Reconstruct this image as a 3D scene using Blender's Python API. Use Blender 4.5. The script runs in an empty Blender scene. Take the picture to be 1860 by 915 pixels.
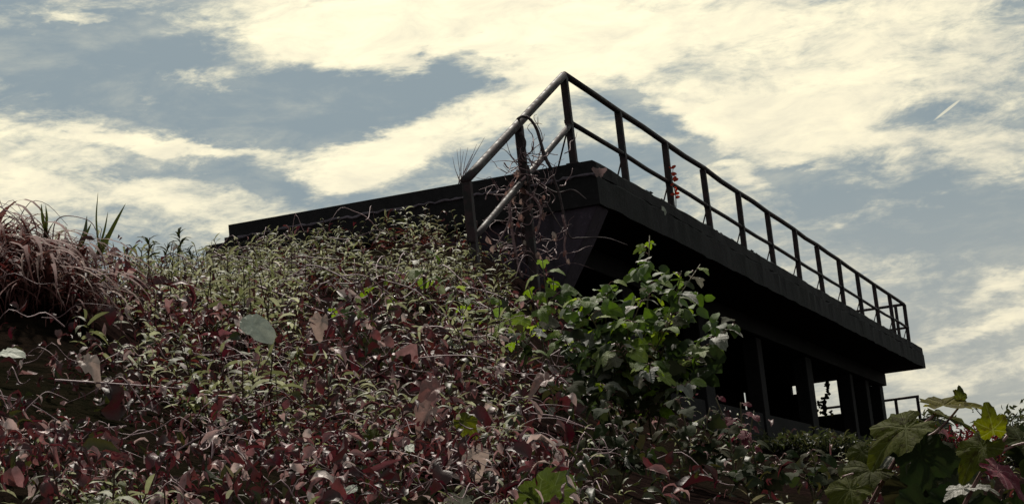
import bpy, math, random
import numpy as np
from mathutils import Vector, Matrix

random.seed(7)
rng = np.random.default_rng(11)
scene = bpy.context.scene
col = scene.collection
RAD = math.radians

# ------------------------------------------------------------------ camera
CAM = np.array([6.4565, -21.2526, 1.65])
YAW, PIT, ROL, FPX = .3325, .1729, -.1035, 3500.0
FW = np.array([-math.sin(YAW)*math.cos(PIT), math.cos(YAW)*math.cos(PIT), math.sin(PIT)])
_r = np.array([math.cos(YAW), math.sin(YAW), 0.0])
_u = np.cross(_r, FW)
RT = math.cos(ROL)*_r + math.sin(ROL)*_u
UP = -math.sin(ROL)*_r + math.cos(ROL)*_u
cam_d = bpy.data.cameras.new('camera')
cam = bpy.data.objects.new('camera', cam_d)
col.objects.link(cam)
cam_d.sensor_width = 36.0
cam_d.lens = FPX/1860*36.0
cam_d.clip_start = .05
cam_d.clip_end = 6000
cam.matrix_world = Matrix(((RT[0], UP[0], -FW[0], CAM[0]), (RT[1], UP[1], -FW[1], CAM[1]),
                           (RT[2], UP[2], -FW[2], CAM[2]), (0, 0, 0, 1)))
scene.camera = cam

def ray(x, y):
    return FW + RT*((x-930)/FPX) - UP*((y-457.5)/FPX)
def at(x, y, depth):                       # a photo direction at a known distance
    return CAM + ray(x, y)*depth
def on(x, y, axis, v):                     # a photo direction where it meets a known plane
    d = ray(x, y); return CAM + d*((v-CAM[axis])/d[axis])
def azel(x, y):
    d = ray(x, y); d = d/np.linalg.norm(d)
    return math.degrees(math.atan2(d[0], d[1])), math.degrees(math.asin(d[2]))

# ------------------------------------------------------------------ colour management
scene.view_settings.view_transform = 'Standard'
scene.view_settings.look = 'None'
scene.view_settings.exposure = 0.0
scene.view_settings.gamma = 1.0
scene.view_settings.use_curve_mapping = False

# ------------------------------------------------------------------ world: hazy sky with broken cloud
SUN_AZ, SUN_EL = azel(700, 0)[0], 56.0      # azimuth measured from +Y towards +X
world = bpy.data.worlds.new('World')
scene.world = world
world.use_nodes = True
nt = world.node_tree
nt.nodes.clear()
class NB:
    def __init__(s, nt): s.nt = nt
    def n(s, t, **k):
        o = s.nt.nodes.new(t)
        for a, b in k.items(): setattr(o, a, b)
        return o
    def put(s, sock, v):
        if isinstance(v, bpy.types.NodeSocket): s.nt.links.new(v, sock)
        else: sock.default_value = v
    def math(s, op, a, b=0.0, c=None, clamp=False):
        o = s.n('ShaderNodeMath', operation=op, use_clamp=clamp)
        s.put(o.inputs[0], a); s.put(o.inputs[1], b)
        if c is not None: s.put(o.inputs[2], c)
        return o.outputs[0]
    def vmath(s, op, a, b=(0, 0, 0)):
        o = s.n('ShaderNodeVectorMath', operation=op)
        s.put(o.inputs[0], a); s.put(o.inputs[1], b)
        return o.outputs['Value'] if op in ('LENGTH', 'DOT_PRODUCT', 'DISTANCE') else o.outputs[0]
    def mapr(s, v, a, b, c, d, smooth=False):
        o = s.n('ShaderNodeMapRange', interpolation_type='SMOOTHSTEP' if smooth else 'LINEAR')
        s.put(o.inputs['Value'], v)
        for k, q in zip(('From Min', 'From Max', 'To Min', 'To Max'), (a, b, c, d)): s.put(o.inputs[k], q)
        return o.outputs['Result']
    def noise(s, vec, scale, detail=5, rough=.6, dist=0.0, lac=2.0):
        o = s.n('ShaderNodeTexNoise')
        s.put(o.inputs['Vector'], vec); o.inputs['Scale'].default_value = scale
        o.inputs['Detail'].default_value = detail; o.inputs['Roughness'].default_value = rough
        o.inputs['Distortion'].default_value = dist; o.inputs['Lacunarity'].default_value = lac
        return o
    def mix(s, f, a, b, bt='MIX'):
        o = s.n('ShaderNodeMix', data_type='RGBA', blend_type=bt)
        s.put(o.inputs[0], f); s.put(o.inputs[6], a); s.put(o.inputs[7], b)
        return o.outputs[2]
b = NB(nt)
tc = b.n('ShaderNodeTexCoord')
D = b.vmath('NORMALIZE', tc.outputs['Generated'])
sp = b.n('ShaderNodeSeparateXYZ'); nt.links.new(D, sp.inputs[0])
az = b.math('MULTIPLY', b.math('ARCTAN2', sp.outputs[0], sp.outputs[1]), 57.29578)
el = b.math('MULTIPLY', b.math('ARCSINE', sp.outputs[2]), 57.29578)
AE = b.n('ShaderNodeCombineXYZ'); nt.links.new(az, AE.inputs[0]); nt.links.new(el, AE.inputs[1])
# stretched 3d coordinates: clouds are drawn out sideways
mp = b.n('ShaderNodeMapping'); nt.links.new(D, mp.inputs['Vector'])
mp.inputs['Scale'].default_value = (1.0, 1.0, 2.9)
P3 = mp.outputs[0]
wrp = b.noise(P3, 9.0, 6, .62)
w2 = b.vmath('SUBTRACT', wrp.outputs['Color'], (.5, .5, .5))
wsc = b.n('ShaderNodeVectorMath', operation='MULTIPLY'); nt.links.new(w2, wsc.inputs[0]); wsc.inputs[1].default_value = (7.5, 3.6, 0)
AEw = b.vmath('ADD', AE.outputs[0], wsc.outputs[0])
PXD = 180/math.pi/FPX
def blob(px, py, rx, ry, rot, amp):
    a, e = azel(px, py)
    m = b.n('ShaderNodeMapping', vector_type='TEXTURE')
    nt.links.new(AEw, m.inputs['Vector'])
    m.inputs['Location'].default_value = (a, e, 0)
    m.inputs['Rotation'].default_value = (0, 0, RAD(rot) - .1)
    m.inputs['Scale'].default_value = (rx*PXD, ry*PXD, 1)
    l = b.vmath('LENGTH', m.outputs[0])
    return b.math('MULTIPLY', b.mapr(l, 1.45, .25, 0, 1, True), amp)
blobs = [  # px, py, rx, ry, rotation (ccw), amplitude
    (650, 45, 360, 85, -4, .62), (930, 60, 260, 95, 6, .5), (1400, 130, 420, 150, 0, .40), (1330, 20, 500, 60, 0, .25),
    (800, 235, 230, 52, 22, .62), (640, 290, 170, 42, 6, .42), (90, 260, 170, 62, 4, .42), (60, 345, 220, 40, 0, .22),
    (330, 255, 170, 17, -9, .5), (390, 140, 110, 17, 5, .36), (1500, 245, 300, 55, -6, .36), (1250, 60, 160, 40, 0, .2),
    (1590, 400, 95, 22, 4, .42), (1760, 605, 190, 16, 10, .38), (1840, 520, 70, 24, 8, .4), (1430, 200, 160, 40, 0, .2),
    (1720, 680, 260, 26, 8, .28), (1180, 150, 40, 14, 0, .2), (200, 25, 60, 14, -15, .35), (1360, 320, 60, 20, -5, .3),
    (120, 380, 320, 75, 4, .17), (320, 365, 220, 45, -6, .15), (60, 200, 90, 25, 0, .2), (560, 60, 60, 20, 10, .2), (1100, 110, 70, 20, 10, .25), (1290, 190, 60, 18, -10, .3), (1160, 240, 50, 12, -10, .25), (1460, 300, 60, 14, 0, .25),
    (140, 90, 280, 95, 0, -.42), (600, 185, 260, 62, 4, -.62), (860, 128, 110, 22, 18, -.5), (420, 330, 260, 28, -4, -.3),
    (1180, 200, 130, 48, -12, -.5), (1260, 250, 80, 36, -20, -.3), (1740, 400, 230, 95, 0, -.45), (1690, 200, 80, 30, 10, -.35),
    (1480, 340, 90, 40, -20, -.25), (1120, 300, 160, 40, -10, -.2),
]
acc = None
for q in blobs:
    v = blob(*q)
    acc = v if acc is None else b.math('ADD', acc, v)
n1 = b.noise(P3, 8.0, 9, .66, .5).outputs[0]
n2 = b.noise(P3, 30.0, 6, .68, .6).outputs[0]
dens = b.math('ADD', acc, b.math('MULTIPLY', b.math('SUBTRACT', n1, .5), 1.35))
dens = b.math('ADD', dens, b.math('MULTIPLY', b.math('SUBTRACT', n2, .5), 1.15))
n4 = b.noise(P3, 85.0, 4, .65, .3).outputs[0]
dens = b.math('ADD', dens, b.math('MULTIPLY', b.math('SUBTRACT', n4, .5), .55))
mask = b.mapr(dens, -.24, .60, 0.0, 1.0, True)
# forward scattering: cloud nearer the sun is brighter
sv = (math.sin(RAD(SUN_AZ))*math.cos(RAD(SUN_EL)), math.cos(RAD(SUN_AZ))*math.cos(RAD(SUN_EL)), math.sin(RAD(SUN_EL)))
cosun = b.vmath('DOT_PRODUCT', D, sv)
glow = b.mapr(cosun, .62, .86, 0, 1, True)
cloud_c = b.mix(glow, (.97, .89, .66, 1), (1.28, 1.17, .82, 1))
n3 = b.noise(P3, 24.0, 6, .66, .5).outputs[0]
cloud_c = b.mix(b.mapr(n3, .38, .68, 0, .5), cloud_c, (.62, .60, .52, 1))
veil_c = b.mix(glow, (.25, .32, .345, 1), (.275, .35, .375, 1))
lowh = b.mapr(el, 13.0, 4.0, 0, 1, True)
veil_c = b.mix(b.math('MULTIPLY', lowh, .65), veil_c, (.50, .50, .45, 1))
# short vapour trail
def trail(p0, p1, wpx, amp):
    a0, e0 = azel(*p0); a1, e1 = azel(*p1)
    L = math.hypot(a1-a0, e1-e0)
    m = b.n('ShaderNodeMapping', vector_type='TEXTURE')
    nt.links.new(AE.outputs[0], m.inputs['Vector'])
    m.inputs['Location'].default_value = ((a0+a1)/2, (e0+e1)/2, 0)
    m.inputs['Rotation'].default_value = (0, 0, math.atan2(e1-e0, a1-a0))
    m.inputs['Scale'].default_value = (L/2, wpx*PXD, 1)
    l = b.vmath('LENGTH', m.outputs[0])
    return b.math('MULTIPLY', b.mapr(l, 1.0, .5, 0, 1, True), amp)
wisp = b.noise(P3, 13.0, 8, .62, .25).outputs[0]
mask = b.math('MAXIMUM', mask, b.mapr(wisp, .44, .80, 0.0, .42, True))
cover = b.math('MAXIMUM', mask, trail((1690, 224), (1756, 172), 3.2, .6))
sky_col = b.mix(cover, veil_c, cloud_c)
skyt = b.n('ShaderNodeTexSky', sky_type='NISHITA')
skyt.sun_disc = False
skyt.sun_elevation = RAD(SUN_EL)
skyt.sun_rotation = RAD(SUN_AZ)
skyt.air_density = 1.0; skyt.dust_density = 3.0
bg1 = b.n('ShaderNodeBackground'); nt.links.new(skyt.outputs[0], bg1.inputs[0]); bg1.inputs[1].default_value = .06
bg2 = b.n('ShaderNodeBackground'); nt.links.new(sky_col, bg2.inputs[0]); bg2.inputs[1].default_value = 1.0
mx = b.n('ShaderNodeMixShader')
nt.links.new(b.mapr(cover, 0, .6, .82, 1.0), mx.inputs[0])
nt.links.new(bg1.outputs[0], mx.inputs[1]); nt.links.new(bg2.outputs[0], mx.inputs[2])
wo = b.n('ShaderNodeOutputWorld'); nt.links.new(mx.outputs[0], wo.inputs[0])

# ------------------------------------------------------------------ sun behind thin cloud
sun_d = bpy.data.lights.new('sun', 'SUN')
sun_d.energy = 5.0; sun_d.angle = RAD(2); sun_d.color = (1.0, .93, .82)
sun = bpy.data.objects.new('sun', sun_d); col.objects.link(sun)
sun.rotation_euler = Vector(sv).to_track_quat('Z', 'Y').to_euler()

# ------------------------------------------------------------------ helpers
def tag(o, label=None, cat=None, group=None, kind=None):
    if label: o['label'] = label
    if cat: o['category'] = cat
    if group: o['group'] = group
    if kind: o['kind'] = kind
    return o
def empty(name, loc):
    o = bpy.data.objects.new(name, None); col.objects.link(o)
    o.location = tuple(loc); o.empty_display_size = .1
    return o
def link(name, me, parent=None, loc=None):
    o = bpy.data.objects.new(name, me); col.objects.link(o)
    if parent is not None:
        o.parent = parent
        o.matrix_parent_inverse = Matrix.Translation(-Vector(parent.location)) if parent.parent is None else Matrix.Identity(4)
    if loc is not None: o.location = tuple(loc)
    return o
class MB:
    def __init__(s): s.v = []; s.f = []
    def add(s, vs, fs):
        n = len(s.v); s.v += [tuple(map(float, p)) for p in vs]; s.f += [tuple(i+n for i in f) for f in fs]; return s
    def box(s, x0, x1, y0, y1, z0, z1, jit=0.0):
        P = [(x, y, z) for z in (z0, z1) for y in (y0, y1) for x in (x0, x1)]
        if jit: P = [tuple(c+random.uniform(-jit, jit) for c in p) for p in P]
        return s.add(P, [(0, 2, 3, 1), (4, 5, 7, 6), (0, 1, 5, 4), (2, 6, 7, 3), (0, 4, 6, 2), (1, 3, 7, 5)])
    def prism(s, poly, y0, y1):              # polygon in xz (ccw seen from -y) along y
        n = len(poly)
        return s.add([(x, y0, z) for x, z in poly] + [(x, y1, z) for x, z in poly],
                     [tuple(range(n)), tuple(reversed(range(n, 2*n)))] + [((i+1) % n, i, i+n, (i+1) % n+n) for i in range(n)])
    def tube(s, pts, r, n=7, taper=None, wob=0.0):
        pts = [np.array(p, float) for p in pts]; N = len(pts)
        vs = []; fs = []
        ref = np.array([.31, .52, .79])
        for i, p in enumerate(pts):
            t = pts[min(i+1, N-1)] - pts[max(i-1, 0)]; t = t/(np.linalg.norm(t)+1e-9)
            a = np.cross(t, ref); a /= np.linalg.norm(a)+1e-9; c = np.cross(t, a)
            rr = r if taper is None else r + (taper-r)*i/(N-1)
            if wob: rr *= 1+random.uniform(-wob, wob)
            for k in range(n):
                q = 2*math.pi*k/n
                vs.append(p + rr*(math.cos(q)*a + math.sin(q)*c))
        for i in range(N-1):
            for k in range(n):
                fs.append((i*n+k, i*n+(k+1) % n, (i+1)*n+(k+1) % n, (i+1)*n+k))
        fs.append(tuple(reversed(range(n)))); fs.append(tuple(range((N-1)*n, N*n)))
        return s.add(vs, fs)
    def mesh(s, name, mat, smooth=False):
        me = bpy.data.meshes.new(name); me.from_pydata(s.v, [], s.f)
        if mat: me.materials.append(mat)
        if smooth: me.polygons.foreach_set('use_smooth', [True]*len(me.polygons))
        me.update(); return me
    def build(s, name, mat, parent=None, smooth=False):
        return link(name, s.mesh(name, mat, smooth), parent)
def spline(pts, n=6):                        # catmull-rom
    P = [np.array(p, float) for p in pts]; P = [2*P[0]-P[1]] + P + [2*P[-1]-P[-2]]
    out = []
    for i in range(1, len(P)-2):
        for k in range(n):
            t = k/n; a, b_, c, d = P[i-1:i+3]
            out.append(.5*((2*b_)+(-a+c)*t+(2*a-5*b_+4*c-d)*t*t+(-a+3*b_-3*c+d)*t**3))
    out.append(P[-2]); return out
def bevel(o, w, seg=2):
    m = o.modifiers.new('bevel', 'BEVEL'); m.width = w; m.segments = seg; m.limit_method = 'ANGLE'
    return o

# ------------------------------------------------------------------ materials
def newmat(name):
    m = bpy.data.materials.new(name); m.use_nodes = True
    m.node_tree.nodes.clear(); q = NB(m.node_tree)
    out = q.n('ShaderNodeOutputMaterial')
    p = q.n('ShaderNodeBsdfPrincipled'); m.node_tree.links.new(p.outputs[0], out.inputs[0])
    return m, q, p, out
def concrete_mat(name, base=(.011, .009, .011), dark=(.004, .004, .004), pale=(.035, .028, .036)):
    m, q, p, out = newmat(name)
    geo = q.n('ShaderNodeNewGeometry'); pos = geo.outputs['Position']
    big = q.noise(pos, .9, 6, .65, .5).outputs[0]
    fine = q.noise(pos, 14, 6, .7).outputs[0]
    st = q.n('ShaderNodeMapping'); q.put(st.inputs['Vector'], pos); st.inputs['Scale'].default_value = (3.2, 3.2, .35)
    streak = q.noise(st.outputs[0], 1.6, 5, .6, .6).outputs[0]
    c = q.mix(q.mapr(big, .35, .68, 0, 1, True), base+(1,), dark+(1,))
    c = q.mix(q.mapr(streak, .55, .75, 0, .8, True), c, dark+(1,))
    c = q.mix(q.mapr(fine, .56, .75, 0, .7, True), c, pale+(1,))
    q.put(p.inputs['Base Color'], c)
    p.inputs['Roughness'].default_value = .92
    p.inputs['Specular IOR Level'].default_value = .25
    bm_ = q.n('ShaderNodeBump'); bm_.inputs['Strength'].default_value = .7; bm_.inputs['Distance'].default_value = .03
    q.put(bm_.inputs['Height'], q.math('ADD', q.math('MULTIPLY', fine, .5), big))
    q.put(p.inputs['Normal'], bm_.outputs[0])
    return m
M = {}
M['concrete'] = concrete_mat('weathered_concrete')
M['wall'] = concrete_mat('purplish_concrete', (.046, .033, .048), (.014, .011, .015), (.11, .08, .115))
M['coping'] = concrete_mat('coping_concrete', (.015, .013, .015), (.006, .005, .006), (.035, .03, .035))
def steel_mat():
    m, q, p, out = newmat('rusted_painted_steel')
    geo = q.n('ShaderNodeNewGeometry')
    n = q.noise(geo.outputs['Position'], 9, 6, .65).outputs[0]
    q.put(p.inputs['Base Color'], q.mix(q.mapr(n, .42, .62, 0, 1, True), (.010, .007, .008, 1), (.035, .020, .023, 1)))
    q.put(p.inputs['Roughness'], q.mapr(n, .4, .65, .55, .85))
    p.inputs['Specular IOR Level'].default_value = .22
    bm_ = q.n('ShaderNodeBump'); bm_.inputs['Strength'].default_value = .2; bm_.inputs['Distance'].default_value = .003
    q.put(bm_.inputs['Height'], n); q.put(p.inputs['Normal'], bm_.outputs[0])
    return m
M['steel'] = steel_mat()
def soil_mat():
    m, q, p, out = newmat('dark_leaf_mould')
    geo = q.n('ShaderNodeNewGeometry'); pos = geo.outputs['Position']
    n = q.noise(pos, 11, 7, .7).outputs[0]; big = q.noise(pos, .35, 4, .6).outputs[0]
    c = q.mix(q.mapr(n, .4, .65, 0, 1), (.006, .004, .004, 1), (.020, .012, .010, 1))
    c = q.mix(q.mapr(big, .5, .7, 0, .5), c, (.010, .012, .005, 1))
    q.put(p.inputs['Base Color'], c); p.inputs['Roughness'].default_value = .95
    p.inputs['Specular IOR Level'].default_value = 0.0
    bm_ = q.n('ShaderNodeBump'); bm_.inputs['Strength'].default_value = 1; bm_.inputs['Distance'].default_value = .06
    q.put(bm_.inputs['Height'], n); q.put(p.inputs['Normal'], bm_.outputs[0])
    return m
M['soil'] = soil_mat()
def leaf_mat(name, colour=None, colours=None, rough=.42, trans=.35, spec=.5, spot=None, vary=.35, veins=False):
    """colour: fixed; colours: list picked by object random; neither: the 'Col' attribute of each leaf"""
    m, q, p, out = newmat(name)
    geo = q.n('ShaderNodeNewGeometry'); pos = geo.outputs['Position']
    if colours:
        oi = q.n('ShaderNodeObjectInfo'); r = q.n('ShaderNodeValToRGB'); q.put(r.inputs[0], oi.outputs['Random'])
        e = r.color_ramp.elements
        while len(e) < len(colours): e.new(.5)
        for i, c in enumerate(colours): e[i].position = i/(len(colours)-1); e[i].color = c+(1,)
        base = r.outputs[0]
    elif colour: base = colour+(1,)
    else:
        at_ = q.n('ShaderNodeAttribute', attribute_name='Col'); base = at_.outputs['Color']
    n = q.noise(pos, 38, 5, .65).outputs[0]
    c = q.mix(q.mapr(n, .35, .68, 0, vary), base, (.022, .016, .010, 1))
    if veins:
        tco = q.n('ShaderNodeTexCoord'); sx = q.n('ShaderNodeSeparateXYZ'); q.put(sx.inputs[0], tco.outputs['Object'])
        yy = q.math('SUBTRACT', sx.outputs[1], .23)
        aa = q.math('ARCTAN2', sx.outputs[0], yy)
        rr = q.math('SQRT', q.math('ADD', q.math('MULTIPLY', sx.outputs[0], sx.outputs[0]), q.math('MULTIPLY', yy, yy)))
        mm = q.math('ABSOLUTE', q.math('SUBTRACT', q.math('FRACT', q.math('ADD', aa, 4.5)), .5))
        dd = q.math('MULTIPLY', mm, rr)
        prim = q.mapr(dd, .006, .022, 1, 0, True)
        sec = q.math('ABSOLUTE', q.math('SUBTRACT', q.math('FRACT', q.math('MULTIPLY', q.math('SUBTRACT', rr, q.math('MULTIPLY', dd, 1.1)), 7.5)), .5))
        sec = q.math('MULTIPLY', q.mapr(sec, .0, .10, 1, 0, True), .55)
        vn = q.math('MAXIMUM', prim, sec)
        pale_ = q.n('ShaderNodeHueSaturation'); pale_.inputs['Saturation'].default_value = .75; pale_.inputs['Value'].default_value = 1.9
        q.put(pale_.inputs['Color'], c); c = q.mix(q.math('MULTIPLY', vn, .7), c, pale_.outputs[0])
        n = q.math('SUBTRACT', n, q.math('MULTIPLY', vn, .8))
    if spot:
        n4 = q.noise(pos, 55, 4, .6).outputs[0]
        c = q.mix(q.mapr(n4, .54, .66, 0, .85), c, spot+(1,))
    q.put(p.inputs['Base Color'], c); p.inputs['Roughness'].default_value = rough
    p.inputs['Specular IOR Level'].default_value = spec
    bm_ = q.n('ShaderNodeBump'); bm_.inputs['Strength'].default_value = .6; bm_.inputs['Distance'].default_value = .006
    q.put(bm_.inputs['Height'], n); q.put(p.inputs['Normal'], bm_.outputs[0])
    tr = q.n('ShaderNodeBsdfTranslucent')
    hs = q.n('ShaderNodeHueSaturation'); hs.inputs['Saturation'].default_value = 1.25; hs.inputs['Value'].default_value = 1.6
    q.put(hs.inputs['Color'], c); q.put(tr.inputs['Color'], hs.outputs[0])
    ms = q.n('ShaderNodeMixShader'); ms.inputs[0].default_value = trans
    q.put(ms.inputs[1], p.outputs[0]); q.put(ms.inputs[2], tr.outputs[0]); q.put(out.inputs[0], ms.outputs[0])
    return m
M['dead'] = leaf_mat('withered_leaf', rough=.5, trans=.22, spec=.28, vary=.5)
M['weed'] = leaf_mat('weed_leaf', rough=.6, trans=.3, spec=.2)
M['grass'] = leaf_mat('dry_grass_blade', rough=.7, trans=.2, vary=.4, spec=.08)
M['shrub'] = leaf_mat('green_shrub_leaf', veins=True, colours=[(.045, .08, .018), (.14, .20, .036), (.08, .12, .035), (.21, .27, .055), (.15, .165, .10)], rough=.6, trans=.42, spec=.12)
M['grape'] = leaf_mat('vine_leaf', veins=True, colours=[(.05, .058, .010), (.09, .098, .018), (.035, .042, .012), (.11, .10, .02)], rough=.65, trans=.45, spec=.03, spot=(.03, .025, .008))
M['redleaf'] = leaf_mat('red_leaf', veins=True, colour=(.11, .022, .035), rough=.7, trans=.15, spec=.08, spot=(.20, .11, .105))
M['pale'] = leaf_mat('pale_underside_leaf', veins=True, colours=[(.10, .11, .085), (.17, .16, .13), (.12, .13, .12)], rough=.55, trans=.2, spec=.2)
M['pink'] = leaf_mat('pinkish_leaf', colour=(.24, .17, .17), rough=.6, trans=.15, spec=.2)
M['grey'] = leaf_mat('grey_leaf', colour=(.42, .44, .37), rough=.6, trans=.15, spec=.1, vary=.3)
M['brown'] = leaf_mat('brown_curled_leaf', colours=[(.20, .10, .095), (.38, .28, .25), (.15, .065, .06), (.45, .36, .32)], rough=.55, trans=.2, spec=.2)
M['scallop'] = leaf_mat('scalloped_leaf', veins=True, colour=(.08, .105, .03), rough=.5, trans=.2, spot=(.035, .05, .012))
M['shadeleaf'] = leaf_mat('shade_toned_leaf', colours=[(.012, .022, .008), (.022, .032, .012), (.035, .032, .016), (.03, .04, .022)], rough=.7, trans=.25, spec=.04)  # shade is put into this leaf colour, for the dim undergrowth
def plain_mat(name, c1, c2, rough=.7, scale=20):
    m, q, p, out = newmat(name)
    geo = q.n('ShaderNodeNewGeometry')
    n = q.noise(geo.outputs['Position'], scale, 5, .65).outputs[0]
    q.put(p.inputs['Base Color'], q.mix(q.mapr(n, .38, .65, 0, 1), c1+(1,), c2+(1,)))
    p.inputs['Roughness'].default_value = rough; p.inputs['Specular IOR Level'].default_value = .35
    bm_ = q.n('ShaderNodeBump'); bm_.inputs['Strength'].default_value = .5; bm_.inputs['Distance'].default_value = .004
    q.put(bm_.inputs['Height'], n); q.put(p.inputs['Normal'], bm_.outputs[0])
    return m
M['twig'] = plain_mat('dead_twig', (.12, .065, .075), (.32, .21, .22), .6, 30)
M['bark'] = plain_mat('dark_vine_bark', (.025, .018, .020), (.075, .05, .055), .8, 30)
M['stem'] = plain_mat('green_stem', (.05, .05, .02), (.12, .09, .05), .6, 40)
M['petiole'] = plain_mat('pink_stem', (.16, .07, .07), (.28, .16, .15), .5, 40)

# ------------------------------------------------------------------ ground: one sheet, embankment rising to the building
FH = np.array([-math.sin(YAW), math.cos(YAW)]); RH = np.array([math.cos(YAW), math.sin(YAW)])
ctl_px = [
    (-250, 905, 4.2), (-250, 700, 6), (-250, 560, 8), (-250, 480, 10), (-250, 520, 15),
    (60, 905, 4.2), (60, 740, 5.6), (50, 640, 6.8), (40, 540, 7.6), (0, 428, 8.2), (70, 458, 8.2), (140, 495, 8.2), (200, 520, 8.6), (60, 470, 9.5), (60, 520, 15),
    (300, 905, 4.3), (300, 760, 6.2), (300, 640, 9), (300, 560, 12.5), (300, 518, 17), (300, 520, 22),
    (500, 905, 4.4), (500, 740, 7), (500, 600, 11), (400, 515, 17), (400, 495, 21), (500, 515, 17), (500, 468, 21), (500, 490, 26),
    (720, 905, 4.6), (720, 740, 7.5), (720, 600, 12), (720, 505, 18), (720, 428, 21),
    (880, 905, 4.8), (880, 740, 8), (880, 620, 12.5), (830, 495, 18), (830, 425, 21), (880, 510, 18), (880, 450, 21.5),
    (1020, 910, 5), (1020, 780, 9), (1020, 680, 13), (1020, 590, 19), (1020, 540, 23),
    (1200, 912, 5.4), (1200, 840, 10), (1200, 770, 16), (1200, 730, 24),
    (1400, 915, 6), (1400, 870, 12), (1400, 830, 22), (1400, 810, 34),
    (1600, 915, 6), (1600, 885, 12), (1600, 850, 26), (1600, 830, 46),
    (1830, 915, 6), (1830, 895, 12), (1830, 870, 26), (1830, 850, 50),
    (2100, 915, 6), (2100, 895, 12), (2100, 870, 26), (2100, 850, 50),
]
cp = []; ct = []
for x, y, d in ctl_px:
    P = at(x, y, d); h = P[:2]-CAM[:2]; Dh = h@FH
    cp.append((h@RH/Dh*4.0, math.log(Dh))); ct.append((P[2]-CAM[2])/Dh)
for A in (-.36, -.18, 0, .15, .33):
    cp.append((A*4.0, math.log(60))); ct.append((1.2 if A < .1 else .3)/60-.02)
cp = np.array(cp); ct = np.array(ct)
_K = np.linalg.norm(cp[:, None]-cp[None], axis=2)
_n = len(cp)
_A = np.zeros((_n+1, _n+1)); _A[:_n, :_n] = _K - np.eye(_n)*.01; _A[:_n, _n] = 1; _A[_n, :_n] = 1
_w = np.linalg.solve(_A, np.append(ct, 0))
def smooth(a, b_, x):
    t = np.clip((x-a)/(b_-a), 0, 1); return t*t*(3-2*t)
def ground_z(x, y):
    x = np.asarray(x, float); y = np.asarray(y, float)
    hx = x-CAM[0]; hy = y-CAM[1]
    Dh = hx*FH[0]+hy*FH[1]; L = hx*RH[0]+hy*RH[1]
    Dc = np.clip(Dh, 4.0, 60)
    A = np.clip(L/np.maximum(Dc, .1), -.36, .36)
    q = np.stack([A*4.0, np.log(Dc)], -1)
    te = np.linalg.norm(q[..., None, :]-cp, axis=-1)@_w[:-1] + _w[-1]
    z = CAM[2] + Dc*te
    z = z*smooth(1.0, 4.2, Dh)
    far = smooth(60, 130, Dh)
    z = z*(1-far) + 0*far
    return z
def axis(lo, hi, step, outer):
    a = list(np.arange(lo, hi, step)); o1 = []; v = lo; s = step
    while v > -outer: s *= 1.35; v -= s; o1.append(v)
    o2 = []; v = a[-1]; s = step
    while v < outer: s *= 1.35; v += s; o2.append(v)
    return np.array(o1[::-1] + a + o2)
gx = axis(-14, 14, .25, 3000); gy = axis(-22, 12, .25, 3000)
GX, GY = np.meshgrid(gx, gy)
GZ = ground_z(GX, GY)
near = (np.abs(GX) < 14) & (GY > -22) & (GY < 12)
GZ = GZ + np.where(near, .05*np.sin(GX*2.1+1.3*GY)*np.sin(GY*1.7), 0) - .10*(GZ > .5)
vs = np.stack([GX, GY, GZ], -1).reshape(-1, 3)
nx, ny = len(gx), len(gy)
ii = (np.arange(ny-1)[:, None]*nx + np.arange(nx-1)[None]).reshape(-1)
fs = np.stack([ii, ii+1, ii+1+nx, ii+nx], -1)
me = bpy.data.meshes.new('ground'); me.from_pydata(vs.tolist(), [], fs.tolist()); me.materials.append(M['soil'])
me.polygons.foreach_set('use_smooth', [True]*len(me.polygons)); me.update()
tag(link('ground', me), 'dark soil bank rising from the viewer to the concrete building', 'ground', kind='structure')

# ------------------------------------------------------------------ concrete building
Z0 = 1.65+4.8352; S = 2.2091; YE = 12*S+.08
bld = empty('concrete_building', (-2.1, 13, 2.0))
tag(bld, 'dark derelict concrete building with overhanging flat roof slab and open window bays', 'building')
def part(name, mb, mat='concrete', bev=.015, parent=bld):
    o = mb.build(name, M[mat], parent)
    if bev: bevel(o, bev)
    return o
def ragged_slab(x0, x1, y0, y1, z0, z1, ny_=90, j=.012):
    """long slab whose right-hand upper and lower arrises are chipped"""
    mb = MB(); n = ny_+1; ys = np.linspace(y0, y1, n)
    for i, y in enumerate(ys):
        e = random.uniform(-j, j); c = random.uniform(0, j*1.6) if random.random() < .4 else 0
        mb.v += [(x0, y, z0), (x1+e*.5, y, z0+random.uniform(-j, j)*.6), (x1+e, y, z1-.03-c), (x1-.03-c, y, z1+random.uniform(-.3, .4)*j), (x0, y, z1)]
    for i in range(n-1):
        for k in range(5):
            a = i*5+k; b_ = i*5+(k+1) % 5
            mb.f.append((b_, a, a+5, b_+5))
    mb.f.append((0, 1, 2, 3, 4)); mb.f.append(tuple(reversed(range((n-1)*5, n*5))))
    return mb
slab = part('roof_slab', ragged_slab(-4.59, .305, -.135, YE+.06, Z0-.53, Z0-.165, j=.02), bev=0)
cop = part('coping', ragged_slab(-4.55, .285, -.08, YE+.05, Z0-.172, Z0, j=.016), 'coping', 0)
part('coping_step', MB().box(-5.0, -4.563, .1, 6.0, Z0-.42, Z0-.17), 'coping')
M['bead'] = concrete_mat('pale_mortar', (.13, .105, .13), (.05, .04, .05), (.22, .18, .21))
mbd = MB(); xs = np.linspace(-4.4, .30, 70)
mbd.tube([(x, -.142+random.uniform(-.008, .008), Z0-.185+random.uniform(-.014, .014)) for x in xs], .017, 6, wob=.5)
part('mortar_bead', mbd, 'bead', 0)
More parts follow.
